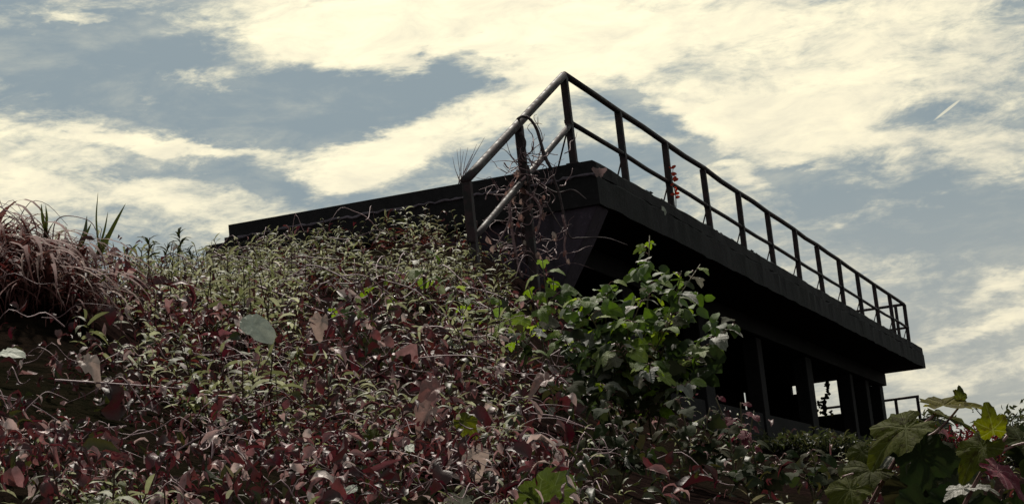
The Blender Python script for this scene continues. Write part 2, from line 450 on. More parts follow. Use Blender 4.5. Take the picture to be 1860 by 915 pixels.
# front wall in cast lifts with recessed joints between them
zb = 1.2
x1w, zt = -.70, Z0-.533
k = 0
while zt > zb:
    h = .40 if k else .34
    zl = max(zt-h, zb)
    dy = random.uniform(-.012, .012)
    part('wall_course', MB().box(-4.46, x1w, .02+dy, .32, zl+.012, zt-.006, .004), 'wall', .012)
    zt = zl; k += 1
part('front_wall_core', MB().box(-4.44, x1w-.01, .05, .30, zb, Z0-.54), bev=0)
# bracket wall carrying the overhang at the front corner
part('corner_bracket', MB().prism([(x, Z0+z) for x, z in [(-.695, -2.3), (-.50, -1.75), (.06, -.89), (.255, -.56), (.265, -.536), (-.695, -.536)]], -.10, .34), 'wall', .02)
part('edge_beam', MB().box(-1.00, -.69, .345, YE-.02, Z0-.83, Z0-.533))
for y0, y1 in ((.35, .9), (4.2, 4.75), (8.4, 9.0), (12.55, 12.95), (16.95, 17.55), (21.95, 22.3), (24.0, 24.45), (26.05, YE-.03)):
    part('column', MB().box(-1.06, -.79, y0, y1, 0.6, Z0-.833))
part('spandrel_wall', MB().box(-1.02, -.83, .9, 26.0, 0.5, Z0-2.2))
part('back_wall', MB().box(-4.44, -4.2, .34, YE-.35, 0.5, Z0-.535))
part('end_wall_pier', MB().box(-1.86, -1.07, YE-.3, YE-.02, .5, Z0-.535))
part('end_wall_lintel', MB().box(-4.195, -1.863, YE-.3, YE-.03, Z0-.33-.04, Z0-.533+.16))
part('end_wall_sill', MB().box(-4.195, -1.863, YE-.3, YE-.03, .5, Z0-1.38))
part('end_wall_panel', MB().box(-4.19, -3.02, YE-.29, YE-.04, Z0-1.377, Z0-.373))
part('end_wall_panel', MB().box(-3.017, -2.62, YE-.28, YE-.05, Z0-1.377, Z0-.76))
part('floor_slab', MB().box(-4.19, -1.07, .35, YE-.31, Z0-2.75, Z0-2.55))
part('lower_landing', MB().box(-4.4, .35, YE+.1, YE+3.2, .3, Z0-1.72))
# crumbled fragments and moss lumps along the edge of the roof
for i in range(26):
    y = random.uniform(2.0, 12) if i < 18 else random.uniform(12, 25)
    x = .26-random.uniform(0, .05); r = random.uniform(.02, .045)
    mb = MB(); bmv = []
    for a in range(6):
        t = a*math.pi/3; bmv.append((x+r*math.cos(t)*random.uniform(.6, 1.2), y+r*1.8*math.sin(t)*random.uniform(.6, 1.2), Z0-.004))
    bmv.append((x, y, Z0+r*random.uniform(.6, 1.1)))
    mb.add(bmv, [(a, (a+1) % 6, 6) for a in range(6)] + [(5, 4, 3, 2, 1, 0)])
    part('concrete_fragment', mb, 'coping', 0, cop)

# ------------------------------------------------------------------ roof railing
HT, HM = 1.1, .52
def pipe(p0, p1, r, n=12, seg=6):
    p0 = np.array(p0, float); p1 = np.array(p1, float)
    return MB().tube([p0+(p1-p0)*i/seg+(np.array([random.uniform(-.007, .007), 0, random.uniform(-.009, .009)]) if 0 < i < seg and seg > 10 else 0) for i in range(seg+1)], r, n)
rail = empty('roof_railing', (0, 0, Z0))
tag(rail, 'dark steel two-bar guard railing running along the right edge of the roof', 'railing')
pipe((0, -.0, Z0+HT), (0, 12*S, Z0+HT), .040, seg=24).build('top_rail', M['steel'], rail, True)
pipe((0, .0, Z0+HM), (0, 12*S, Z0+HM), .031, seg=24).build('mid_rail', M['steel'], rail, True)
for k in range(13):
    y = k*S; lean = random.uniform(-.012, .012)
    o = MB().add([(x+(lean if z else 0), y+yy, Z0+.001+z*(HT-.01)) for z in (0, 1) for yy in (-.042, .042) for x in (-.042, .042)],
                 [(0, 2, 3, 1), (4, 5, 7, 6), (0, 1, 5, 4), (2, 6, 7, 3), (0, 4, 6, 2), (1, 3, 7, 5)]).build('post', M['steel'], rail)
    bevel(o, .008); post = o
    pipe((-.03, y+.05, Z0+HM-.02), (-.22, y+.05, Z0+.002), .011, 6, 2).build('brace', M['steel'], post, True)
    MB().box(-.075, .075, y-.075, y+.075, Z0+.001, Z0+.014).build('base_plate', M['steel'], post)
    MB().tube([(lean*.6, y-.05, Z0+HM), (lean*.6, y+.05, Z0+HM)], .047, 8).build('weld_collar', M['steel'], post)
pipe((-.0, 12*S, Z0+HT-.002), (-4.3, 12*S, Z0+HT-.002), .036).build('end_rail', M['steel'], rail, True)
pipe((-.0, 12*S, Z0+HM-.002), (-4.3, 12*S, Z0+HM-.002), .030).build('end_rail', M['steel'], rail, True)
for x in (-.21, -2.2, -4.25):
    o = MB().box(x-.036, x+.036, 12*S-.036, 12*S+.036, Z0+.001, Z0+HT+.0 if x < -1 else Z0+HT+.03).build('post', M['steel'], rail); bevel(o, .006)

# stair handrail coming down towards the viewer from the corner post
hr = empty('stair_handrail', (0, -1.9, ground_z(0, -1.9)))
tag(hr, 'rusty steel stair handrail sloping down from the roof corner into the undergrowth', 'handrail')
tp0, tp1 = np.array([0, 0, Z0+HT]), np.array([0, -3.75, Z0-.82])
def hpt(y, off=0): return np.array([0, y, Z0+HT+off+(tp1[2]-tp0[2])*(y/-3.75)])
MB().tube([hpt(y) for y in np.linspace(-.04, -3.75, 10)], .047, 14).build('top_rail', M['steel'], hr, True)
MB().tube([hpt(y, -.62) for y in np.linspace(-.03, -3.75, 10)], .036, 12).build('mid_rail', M['steel'], hr, True)
for y in (-1.9, -3.70):
    zt = hpt(y)[2]-.02; zb_ = float(ground_z(0, y))-.25
    o = MB().box(-.043, .043, y-.043, y+.043, min(zb_, zt-1.2), zt).build('post', M['steel'], hr); bevel(o, .008)

# low railing of the landing beyond the building
lr = empty('landing_railing', (-.2, YE+1.4, Z0-1.72))
tag(lr, 'short low railing seen past the far end of the building', 'railing')
yl = YE+1.4
a_ = on(1669, 719, 1, yl); c_ = on(1600, 728, 1, yl)
zr = (a_[2]+c_[2])/2
pipe((a_[0], yl, zr), (c_[0]-1.5, yl, zr), .034).build('top_rail', M['steel'], lr, True)
for px in (1668, 1628, 1560):
    xx = on(px, 735, 1, yl)[0]
    o = MB().box(xx-.036, xx+.036, yl-.036, yl+.036, Z0-1.719, zr-.01).build('post', M['steel'], lr); bevel(o, .006)

# ------------------------------------------------------------------ leaf shapes (length 1 along +y, normal +z, base at origin)
def tmpl_strip(n=4, w=.16, droop=.9, twist=0.0):
    """narrow arched leaf"""
    V = []; Fc = []
    ang = .35; p = np.zeros(3); step = 1.0/n
    for i in range(n+1):
        t = i/n
        ww = w*(math.sin(math.pi*min(1, t*.85+.15))**.8)*(1 if i < n else 0)
        tw = twist*t
        s_ = np.array([math.cos(tw), 0, math.sin(tw)])
        if i == n: V.append(p.copy())
        else: V += [p-s_*ww/2, p+s_*ww/2]
        a = ang - droop*1.6*t
        p = p+np.array([0, math.cos(a), math.sin(a)])*step
    for i in range(n-1): Fc.append((2*i, 2*i+1, 2*i+3, 2*i+2))
    Fc.append((2*n-2, 2*n-1, 2*n))
    return np.array(V), Fc
def tmpl_broad(w=.8, fold=.5, curl=.8, seed=0, n=4):
    """broad withered leaf folded along the midrib and curled"""
    r = random.Random(seed); V = []; Fc = []
    p = np.zeros(3); ang = .3
    prof = [.12, .85, 1.0, .68, .0]
    for i in range(n+1):
        ww = w*.5*prof[i]
        fa = fold*(.5+r.random())
        l = p+np.array([-ww*math.cos(fa), r.uniform(-.06, .06), ww*math.sin(fa)])
        fb = fold*(.3+r.random()*1.2)
        q = p+np.array([ww*math.cos(fb), r.uniform(-.06, .06), ww*math.sin(fb)])
        if i == n: V += [p.copy()]
        else: V += [l, p.copy(), q]
        a = ang - curl*(i/n)*1.6 + r.uniform(-.2, .2)
        p = p+np.array([0, math.cos(a), math.sin(a)])/n
    for i in range(n-1):
        a = 3*i; Fc += [(a, a+1, a+4, a+3), (a+1, a+2, a+5, a+4)]
    a = 3*(n-1); Fc += [(a, a+1, a+3), (a+1, a+2, a+3)]
    return np.array(V), Fc
def tmpl_outline(rfun, n=28, cup=.15, droop=.35, ripple=.04, seed=0, rings=3):
    """broad leaf with its own outline: rfun(theta) radius about a point near the base, theta=0 along +y"""
    r = random.Random(seed); V = [np.zeros(3)]; Fc = []
    base = -rfun(math.pi)
    ph = r.uniform(0, 6)
    for k in range(1, rings+1):
        for i in range(n):
            th = 2*math.pi*i/n; rr = rfun(th)*(k/rings)
            if k < rings: rr = rr*.75 + .25*(k/rings)*.5
            x = rr*math.sin(th); y = rr*math.cos(th)
            z = cup*abs(x)*.9 - droop*max(0, y)**2 - droop*.5*x*x + ripple*math.sin(th*9+ph)*(k/rings)**2 + r.uniform(-1, 1)*ripple*.5
            V.append(np.array([x, y, z]))
    for i in range(n): Fc.append((0, 1+(i+1) % n, 1+i))
    for k in range(rings-1):
        o = 1+k*n
        for i in range(n): Fc.append((o+i, o+(i+1) % n, o+n+(i+1) % n, o+n+i))
    V = np.array(V); V[:, 1] -= base
    return V/ (V[:, 1].max()), Fc
def wrap(t): return (t+math.pi) % (2*math.pi)-math.pi
def lobed(lobes, teeth=0, tooth=.05, notch=.35):
    """lobes: (angle, length, width)"""
    def f(th):
        t = wrap(th); v = notch
        for a, l, w in lobes:
            d = abs(wrap(t-a))/w
            if d < 1: v = max(v, notch+(l-notch)*(1-d)**.75)
        if teeth: v *= 1+tooth*((teeth*t/(2*math.pi)) % 1-.5)
        if abs(t) > 2.75: v *= .55+.45*(math.pi-abs(t))/.39*.0+ .0
        return v
    return f
five = [(0, 1.0, .62), (1.0, .82, .55), (-1.0, .82, .55), (2.0, .60, .6), (-2.0, .60, .6)]
three = [(0, 1.0, .7), (1.05, .72, .62), (-1.05, .72, .62), (2.1, .5, .7), (-2.1, .5, .7)]
ovate = lambda th: .5*(1+.9*max(0, math.cos(th))**3)*(1-.25*max(0, -math.cos(th)))
def scal(th): return .62*(1+.07*abs(math.sin(th*7.5)))*(1 if abs(wrap(th)) < 2.7 else .45)

def tri_mesh(name, V, Fc, mat, smooth_=True):
    me = bpy.data.meshes.new(name); me.from_pydata([tuple(map(float, v)) for v in V], [], Fc)
    me.materials.append(mat)
    if smooth_: me.polygons.foreach_set('use_smooth', [True]*len(me.polygons))
    me.update(); return me

def frames(nrm, heading):
    """rotation matrices with z=normal and y close to heading, arrays (n,3)"""
    z = nrm/np.linalg.norm(nrm, axis=1, keepdims=True)
    x = np.cross(heading, z); x /= np.linalg.norm(x, axis=1, keepdims=True)+1e-9
    y = np.cross(z, x)
    return np.stack([x, y, z], -1)
def bake(tmpls, which, pos, rot, scale, colr):
    """many leaves into one vertex/face/colour set"""
    VV = []; FF = []; CC = []; off = 0
    for k, (V, Fc) in enumerate(tmpls):
        s_ = np.where(which == k)[0]
        if not len(s_): continue
        v = np.einsum('nij,vj->nvi', rot[s_], V)*scale[s_, None, None]+pos[s_, None, :]
        nv = len(V)
        VV.append(v.reshape(-1, 3)); CC.append(np.repeat(colr[s_], nv, axis=0))
        for f in Fc:
            a = (np.arange(len(s_))*nv+off)[:, None]+np.array(f)[None]
            FF.append(a)
        off += len(s_)*nv
    return np.concatenate(VV), FF, np.concatenate(CC)
def big_mesh(name, parts, mat):
    """parts: list of (V, [face arrays], C)"""
    V = []; C = []; loops = []; sizes = []; off = 0
    for v, ff, c in parts:
        V.append(v); C.append(c)
        for a in ff: loops.append((a+off).reshape(-1)); sizes.append(np.full(len(a), a.shape[1]))
        off += len(v)
    V = np.concatenate(V).astype(np.float32); C = np.concatenate(C).astype(np.float32)
    loops = np.concatenate(loops).astype(np.int32); sizes = np.concatenate(sizes).astype(np.int32)
    me = bpy.data.meshes.new(name)
    me.vertices.add(len(V)); me.vertices.foreach_set('co', V.reshape(-1))
    me.loops.add(len(loops)); me.loops.foreach_set('vertex_index', loops)
    me.polygons.add(len(sizes))
    me.polygons.foreach_set('loop_start', np.concatenate([[0], np.cumsum(sizes)[:-1]]).astype(np.int32))
    me.update(calc_edges=True); me.validate()
    at_ = me.color_attributes.new('Col', 'FLOAT_COLOR', 'POINT')
    at_.data.foreach_set('color', np.concatenate([C, np.ones((len(C), 1), np.float32)], 1).reshape(-1))
    me.polygons.foreach_set('use_smooth', np.ones(len(sizes), bool))
    me.materials.append(mat)
    return me
def to_px(P):
    d = P-CAM; w = d@FW
    return 930+FPX*(d@RT)/w, 457.5-FPX*(d@UP)/w, w
def scatter(n, dmin, dmax, amin=-.37, amax=.33, power=1.0):
    """points on the bank, spread over bearing and distance"""
    t = rng.random(n)
    Dh = dmin*(dmax/dmin)**(t**power)
    A = rng.uniform(amin, amax, n)
    xy = CAM[:2]+FH*Dh[:, None]+RH*(A*Dh)[:, None]
    z = ground_z(xy[:, 0], xy[:, 1])-.10
    return np.column_stack([xy, z])
def outside_building(P):
    return ~((P[:, 0] > -4.6) & (P[:, 0] < -.65) & (P[:, 1] > -.05) & (P[:, 1] < YE+3.3)) & ~((P[:, 0] > -.7) & (P[:, 0] < .3) & (P[:, 1] > -.1) & (P[:, 1] < .4))
def ramp(t, cs):
    cs = np.array(cs); k = np.clip(t, 0, .9999)*(len(cs)-1); i = k.astype(int); f = (k-i)[:, None]
    return cs[i]*(1-f)+cs[i+1]*f
def clumps(P, s, seed):
    r = np.random.default_rng(seed); v = np.zeros(len(P))
    for _ in range(6):
        k = r.normal(size=2)*s; v += np.sin(P[:, 0]*k[0]+P[:, 1]*k[1]+r.uniform(0, 6.28))
    return v/6**.5

# ------------------------------------------------------------------ ground cover of withered leaves
dead_t = [tmpl_broad(w, f, c, sd) for sd, (w, f, c) in enumerate([(.45, .7, .9), (.36, 1.0, 1.4), (.55, .7, 1.8), (.28, 1.1, 1.2), (.34, .8, .6), (.5, 1.0, 2.1), (.24, .9, 1.7), (.6, .6, 1.4)])]
def dead_layer(n, dmin, dmax, seed, lift=1.0, size=(.045, .10)):
    P = scatter(n, dmin, dmax); px, py, w = to_px(P)
    # thinner on the dark right-hand side and in the hollow on the left
    keep = np.ones(n)
    keep *= np.where(px > 1060, .16, 1); keep *= np.where((px > 1250), .6, 1)
    keep *= np.where((w > 16) & (px < 950), .3, 1)
    keep *= np.where(clumps(P, 5.0, seed+4) < -.3, .2, 1)*np.where(clumps(P, 9.0, seed+6) < -.5, .3, 1)
    keep *= np.where((py < 570) & (px < 900), .45, 1)
    keep *= np.where((px < 130) & (py > 560) & (py < 680), .25, 1)
    keep *= np.where(clumps(P, 3.0, seed) < -.9, .4, 1)
    m = (rng.random(n) < keep) & outside_building(P); P = P[m]; px = px[m]; py = py[m]; n = len(P)
    tcl = clumps(P, 2.2, seed+1)
    kk = np.clip(.085+.015*(w[m]-4), .07,   .30)*lift*np.where((px < 260) & (py < 560), .4, 1)
    P[:, 2] += kk*np.clip(rng.random(n)*1.2 + .42*tcl + .30*clumps(P, 7.0, seed+9), -.2, 1.35)
    tc_ = (CAM-P)/np.linalg.norm(CAM-P, axis=1, keepdims=True)
    nr = rng.normal(0, .5, (n, 3))+tc_*.75+np.array([0, 0, .75])
    hd = rng.normal(0, .8, (n, 3)); hd[:, 2] -= .9
    rot = frames(nr, hd)
    sc = rng.uniform(*size, n)*(1+.9*(rng.random(n) < .06))*np.exp(rng.normal(0, .2, n))
    c = ramp(rng.random(n), [(.018, .006, .008), (.05, .010, .017), (.11, .036, .040), (.03, .011, .013), (.075, .024, .027), (.025, .008, .010), (.20, .09, .10), (.55, .44, .41), (.30, .17, .17), (.13, .050, .052), (.03, .012, .013), (.055, .014, .02), (.018, .007, .008)])
    c *= (1+.25*np.clip(tcl, -1, 1))[:, None]
    g = rng.random(n) < np.where(px > 1050, .7, .08)
    c[g] = ramp(rng.random(g.sum()), [(.012, .018, .008), (.03, .035, .012), (.055, .05, .018)])  # shade over the right side painted in as dark leaf colours
    return bake(dead_t, rng.integers(0, len(dead_t), n), P, rot, sc, c)
layers = [dead_layer(9500, 3.6, 6.5, 1, 1.8, (.022, .056)), dead_layer(9500, 6, 11, 5, 1.8, (.035, .085)), dead_layer(14000, 10, 24, 2, 1.1, (.05, .10)), dead_layer(6000, 20, 55, 3, 1.0, (.08, .16))]
tag(link('withered_leaf_cover', big_mesh('withered_leaf_cover', layers, M['dead'])),
    'carpet of withered reddish brown creeper leaves over the bank', 'ground cover', kind='stuff')

# ------------------------------------------------------------------ grey-green weeds
strips = [tmpl_strip(4, .16, .8), tmpl_strip(4, .20, 1.1, .5), tmpl_strip(4, .13, 1.4, -.5), tmpl_strip(4, .18, .5, .8)]
def sprig_points(P, h, nl, spread=1.0):
    """leaf position / heading arrays for weed sprigs standing at P"""
    n = len(P); lean = rng.normal(0, .22, (n, 2)); lean[:, 1] -= .05
    t = np.tile((np.arange(nl)+.7)/nl, (n, 1)); t = np.clip(t+rng.normal(0, .04, (n, nl)), .12, 1)
    phi = (np.arange(nl)*2.4)[None]+rng.uniform(0, 6.28, n)[:, None]+rng.normal(0, .3, (n, nl))
    pos = np.zeros((n, nl, 3))
    pos[..., 0] = P[:, 0, None]+lean[:, 0, None]*h[:, None]*t**1.5
    pos[..., 1] = P[:, 1, None]+lean[:, 1, None]*h[:, None]*t**1.5
    pos[..., 2] = P[:, 2, None]+h[:, None]*t
    hd = np.stack([np.cos(phi), np.sin(phi), np.zeros_like(phi)], -1)
    nr = np.zeros_like(hd); nr[..., 2] = 1; nr += rng.normal(0, .22, nr.shape) - hd*np.clip(t-.75, 0, 1)[..., None]*2.2
    return pos.reshape(-1, 3), hd.reshape(-1, 3), nr.reshape(-1, 3), t.reshape(-1), lean
def weed_layer(n, dmin, dmax, seed, hgt=(.22, .5), lsz=(.07, .13), nl=13):
    P = scatter(n, dmin, dmax); px, py, w = to_px(P)
    cl = clumps(P, 1.6, seed)
    prob = np.where(py < 600, 1.0, .62)*np.where((px > 560) & (py > 560), .28, 1)
    prob = np.where((px < 230) & (py < 700), .2*prob, prob)
    prob = np.where(px > 950, .02, prob)
    prob = np.where((px > 820) & (px < 1010) & (py < 470), .3, prob)
    prob = prob*np.clip(.6+1.1*cl, .04, 1)*np.where(clumps(P, 4.5, seed+3) < -.5, .3, 1)
    m = (rng.random(n) < prob) & outside_building(P); P = P[m]; px = px[m]; n = len(P)
    h = rng.uniform(*hgt, n)*np.clip(1+.2*cl[m], .6, 1.4)
    pos, hd, nr, t, lean = sprig_points(P, h, nl)
    N = len(pos)
    sc = np.repeat(rng.uniform(*lsz, n), nl)*rng.uniform(.7, 1.15, N)*np.where(t > .85, .75, 1)
    base = ramp(rng.random(n), [(.06, .07, .03), (.15, .16, .085), (.44, .45, .32), (.09, .08, .05), (.24, .25, .15), (.12, .13, .065), (.28, .28, .19)])
    c = np.repeat(base, nl, axis=0)*rng.uniform(.75, 1.25, (N, 1))
    low_shade = (t < .55) & (rng.random(N) < .7)  # lower leaves coloured dark to deepen the shadow gaps
    c[low_shade] = ramp(rng.random(low_shade.sum()), [(.025, .010, .010), (.09, .032, .03), (.04, .015, .014)])
    leaves = bake(strips, rng.integers(0, len(strips), N), pos, frames(nr, hd), sc, c)
    # stems: three-sided
    k = np.linspace(0, 1, 4); ring = np.array([[1, 0], [-.5, .87], [-.5, -.87]])
    r0 = .0032*(1+w[m]/14)
    V = np.zeros((n, 4, 3, 3))
    for i, tt in enumerate(k):
        for j in range(3):
            V[:, i, j, 0] = P[:, 0]+lean[:, 0]*h*tt**1.5+ring[j, 0]*r0*(1-.6*tt)
            V[:, i, j, 1] = P[:, 1]+lean[:, 1]*h*tt**1.5+ring[j, 1]*r0*(1-.6*tt)
            V[:, i, j, 2] = P[:, 2]+h*tt-.03*(tt == 0)
    FF = []
    o = np.arange(n)[:, None]*12
    for i in range(3):
        for j in range(3):
            FF.append(o+np.array([[i*3+j, i*3+(j+1) % 3, i*3+3+(j+1) % 3, i*3+3+j]]))
    C = np.repeat(ramp(rng.random(n), [(.05, .03, .02), (.14, .07, .06)]), 12, axis=0)
    return [leaves, (V.reshape(-1, 3), FF, C)]
wl = weed_layer(1800, 3.8, 7, 21, (.07, .16), (.05, .09), 11) + weed_layer(2400, 6.5, 11, 23, (.12, .26), (.07, .125), 12) + weed_layer(5600, 10, 23.5, 22, (.18, .42), (.09, .155), 12)
tag(link('weed_cover', big_mesh('weed_cover', wl, M['weed'])), 'dense grey green weeds with narrow drooping leaves below the roof edge', 'ground cover', kind='stuff')

# ------------------------------------------------------------------ loose dead stems lying through the cover
mb = MB()
for i in range(430):
    P = scatter(1, 3.8, 22)[0]; px, py, w = to_px(P[None])
    if px[0] > 1150 or not outside_building(P[None])[0]: continue
    L = random.uniform(.012, .05)*w[0]; a = random.uniform(0, 6.28) if random.random() < .5 else YAW+random.uniform(-.5, .5)
    d = np.array([math.cos(a), math.sin(a), 0])
    z0 = random.uniform(.06, .12)+.012*w[0]
    pts = [P+d*L*(t-.5)+np.array([0, 0, z0+(random.uniform(.0, .012)*math.sin(math.pi*t)+random.uniform(-.004, .004))*w[0]]) for t in (0, .25, .5, .75, 1)]
    for q in pts[::2]: q[2] = max(q[2], float(ground_z(q[0], q[1])))
    mb.tube(spline(pts, 3), .00030*w[0]*random.uniform(.8, 1.7), 4, taper=.001)
for i in range(95):                               # long creeping runners
    P = scatter(1, 4.2, 18)[0]; px, py, w = to_px(P[None]); w = float(w[0])
    if px[0] > 1000 or px[0] < 150 or not outside_building(P[None])[0]: continue
    a = random.uniform(0, 6.28); pts = []
    q = P.copy(); lift = .07+.013*w
    for k in range(8):
        g_ = float(ground_z(q[0], q[1]))-.10
        pts.append((q[0], q[1], g_+lift*random.uniform(.5, 1.35)))
        a += random.gauss(0, .45); q = q+np.array([math.cos(a), math.sin(a), 0])*.017*w*random.uniform(.7, 1.3)
    mb.tube(spline(pts, 4), .00042*w*random.uniform(.7, 1.5), 5, taper=.0002*w)
tag(mb.build('dead_stem_litter', M['twig'], None, True), 'thin dry pinkish stems lying through the weeds', 'stems', kind='stuff')

# ------------------------------------------------------------------ helpers for single plants with countable leaves
def place_leaf(parent, mesh, base, heading, normal, size, name='leaf'):
    h = Vector([float(c) for c in heading]).normalized(); z = Vector([float(c) for c in normal]); z = (z-h*z.dot(h)).normalized()
    x = h.cross(z)
    o = bpy.data.objects.new(name, mesh); col.objects.link(o)
    m = Matrix(((x[0], h[0], z[0], base[0]), (x[1], h[1], z[1], base[1]), (x[2], h[2], z[2], base[2]), (0, 0, 0, 1)))
    loc = m @ Matrix.Diagonal((size, size, size, 1))
    if parent is not None:
        o.parent = parent
        o.matrix_parent_inverse = Matrix.Identity(4)
        o.matrix_basis = Matrix.Translation(-Vector(parent.location)) @ loc
    else: o.matrix_basis = loc
    return o
TOCAM = lambda P: (CAM-P)/np.linalg.norm(CAM-P)
shrub_meshes = [tri_mesh('shrub_leaf', *tmpl_outline(lobed(five if s % 3 == 0 else three, 22, .06, .42), 22, .2, .5+.1*s, .03, s, 2), M['shrub']) for s in range(4)] + \
               [tri_mesh('shrub_leaf', *tmpl_outline(ovate, 16, .25, .6, .03, 9+s, 2), M['shrub']) for s in range(3)]
pale_shrub = [tri_mesh('pale_leaf', *tmpl_outline(lobed(three, 22, .06, .42), 22, .25, .6, .03, 30+s, 2), M['pale']) for s in range(2)]
shade_grape_src = (lobed(five, 34, .09, .55), 68, .22, .6, .035, 77, 4)
shade_meshes = [tri_mesh('shade_toned_leaf', *tmpl_outline(ovate if s % 2 else lobed(three, 20, .05, .45), 18, .2, .6, .03, 40+s, 2), M['shadeleaf']) for s in range(3)]

def leafy_shoot(thing, pts, nleaf, size, meshes, pale=.12, r=.008, start=.25, facing=.5, dark=0.0):
    sp_ = spline(pts, 5)
    MB().tube(sp_, r, 6, taper=r*.35).build('stem', M['stem'], thing, True)
    pet = MB()
    for i in range(nleaf):
        t = start+(1-start)*(i+random.random()*.7)/nleaf
        k = min(int(t*(len(sp_)-1)), len(sp_)-2)
        p = sp_[k]+(sp_[k+1]-sp_[k])*random.random()
        phi = i*2.4+random.uniform(-.5, .5)
        hd = np.array([math.cos(phi), math.sin(phi), random.uniform(-.25, .35)])
        nrm = np.array([0, 0, .9])+TOCAM(p)*facing+np.array([random.gauss(0, .35) for _ in range(3)])
        sz = size*random.uniform(.6, 1.2)*(1 if t < .9 else .7)
        q = p+hd*sz*.45+np.array([0, 0, sz*.15])
        pet.tube([p, (p+q)/2+np.array([0, 0, .01]), q], .0025, 4)
        u = random.random()
        ms = pale_shrub if u < pale else (shade_meshes if u < pale+dark else meshes)
        hd[2] -= .25
        place_leaf(thing, random.choice(ms), q, hd, nrm, sz)
    tag(pet.build('leaf_stalks', M['petiole'], thing), kind='stuff')

# main bush in front of the overhang
base = at(1140, 790, 10.6); base[2] = ground_z(base[0], base[1])-.1
bush = empty('leafy_shrub', base)
tag(bush, 'bright green leafy shrub standing in front of the dark overhang', 'shrub')
for tx, ty, dd, nl, sz in [(1180, 428, 10.8, 15, .085), (1238, 492, 10.4, 17, .10), (1272, 480, 10.9, 10, .10), (1335, 588, 10.2, 16, .115),
                           (1105, 515, 10.6, 16, .11), (1050, 532, 10.2, 15, .11), (1165, 545, 10.0, 17, .11), (1215, 585, 10.1, 17, .11),
                           (1020, 600, 10.3, 13, .10), (1120, 620, 9.9, 16, .11), (1285, 640, 10.0, 13, .11), (1060, 640, 10.1, 12, .10),
                           (1180, 660, 9.7, 12, .10), (1245, 700, 9.8, 11, .10), (1090, 700, 9.7, 11, .10)]:
    tip = at(tx, ty, dd)
    m1 = base*.55+tip*.45+np.array([random.uniform(-.1, .1), random.uniform(-.1, .1), .12])
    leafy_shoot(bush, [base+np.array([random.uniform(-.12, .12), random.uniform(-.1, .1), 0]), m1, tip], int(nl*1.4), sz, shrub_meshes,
                pale=.14 if ty < 600 else .2, dark=.05 if ty < 560 else .35, start=.34)  # lower shoots get more leaves with shade in their colour

def inner_foliage(thing, cx, cy, d, rx, ry, n, cols, size, depth=.5):
    P = np.array([at(cx+rx*math.sqrt(u)*math.cos(t), cy+ry*math.sqrt(u)*math.sin(t), d+random.uniform(-depth, depth))
                  for u, t in [(random.random(), random.uniform(0, 6.283)) for _ in range(n)]])
    gz = ground_z(P[:, 0], P[:, 1]); P[:, 2] = np.maximum(P[:, 2], gz-.05)
    tcm = (CAM-P)/np.linalg.norm(CAM-P, axis=1, keepdims=True)
    tm = [tmpl_outline(ovate, 10, .25, .6, .03, 200+k, 1) for k in range(3)]
    k_ = bake(tm, rng.integers(0, 3, n), P, frames(rng.normal(0, .45, (n, 3))+tcm*.5+[0, 0, .8], rng.normal(size=(n, 3))-[0, 0, .4]), rng.uniform(*size, n), ramp(rng.random(n), cols))
    tag(link('inner_foliage', big_mesh('inner_foliage', [k_], M['weed']), thing), kind='stuff')
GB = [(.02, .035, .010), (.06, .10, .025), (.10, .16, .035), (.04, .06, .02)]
GSHADE = [(.010, .018, .007), (.03, .05, .018), (.05, .07, .03), (.02, .025, .012)]  # shade inside the lower shrub, put into the foliage colours
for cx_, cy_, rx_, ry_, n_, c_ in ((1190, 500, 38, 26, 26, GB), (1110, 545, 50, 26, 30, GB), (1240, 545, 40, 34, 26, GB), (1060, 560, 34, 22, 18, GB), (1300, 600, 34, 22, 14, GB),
                                   (1180, 600, 80, 34, 50, GB), (1070, 620, 60, 34, 80, GSHADE), (1150, 680, 90, 50, 160, GSHADE), (1250, 660, 50, 40, 70, GSHADE), (1080, 710, 60, 40, 70, GSHADE)):
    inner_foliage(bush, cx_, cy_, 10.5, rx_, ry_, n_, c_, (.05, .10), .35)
# small lobed-leaf sapling by the wall corner
base = at(985, 640, 12.5); base[2] = ground_z(base[0], base[1])-.05
sap = empty('lobed_leaf_sapling', base)
tag(sap, 'small yellow green sapling with lobed leaves left of the larger shrub', 'sapling')
for tx, ty in ((985, 470), (1005, 505), (960, 520), (965, 565)):
    tip = at(tx, ty, 12.4)
    leafy_shoot(sap, [base, base*.5+tip*.5+np.array([.03, 0, .02]), tip], 7, .12, shrub_meshes[:4], pale=.05, start=.5)

# single broad green leaves among the weeds
def small_plant(px, py, d, tips, n, size, label, name, meshes=None, cat='plant', pale=.05, dark=0, start=.3, group=None, **kw):
    bs = at(px, py, d); bs[2] = min(bs[2], float(ground_z(bs[0], bs[1])))-.02
    th = empty(name, bs); tag(th, label, cat, group)
    for tx, ty in tips:
        tip = at(tx, ty, d)
        leafy_shoot(th, [bs, bs*.5+tip*.5+np.array([.02, 0, .03]), tip], n, size, meshes or shrub_meshes, pale=pale, dark=dark, start=start, **kw)
    return th
small_plant(770, 560, 15, [(760, 452), (785, 470)], 4, .14, 'small bright green broad-leaved plant high on the bank below the roof edge', 'broad_leaved_plant', shrub_meshes[4:])
small_plant(690, 580, 14, [(692, 492)], 4, .14, 'lone yellow green plant at mid bank left of the stair handrail', 'broad_leaved_plant', shrub_meshes[4:])
small_plant(620, 610, 12, [(605, 540), (640, 548)], 4, .085, 'dim green creeper right of the large pale grey leaf', 'broad_leaved_plant', shrub_meshes[:4])
small_plant(840, 600, 13.5, [(815, 500), (845, 530)], 5, .10, 'green creeper just left of the lower handrail post', 'broad_leaved_plant', shrub_meshes[:4])
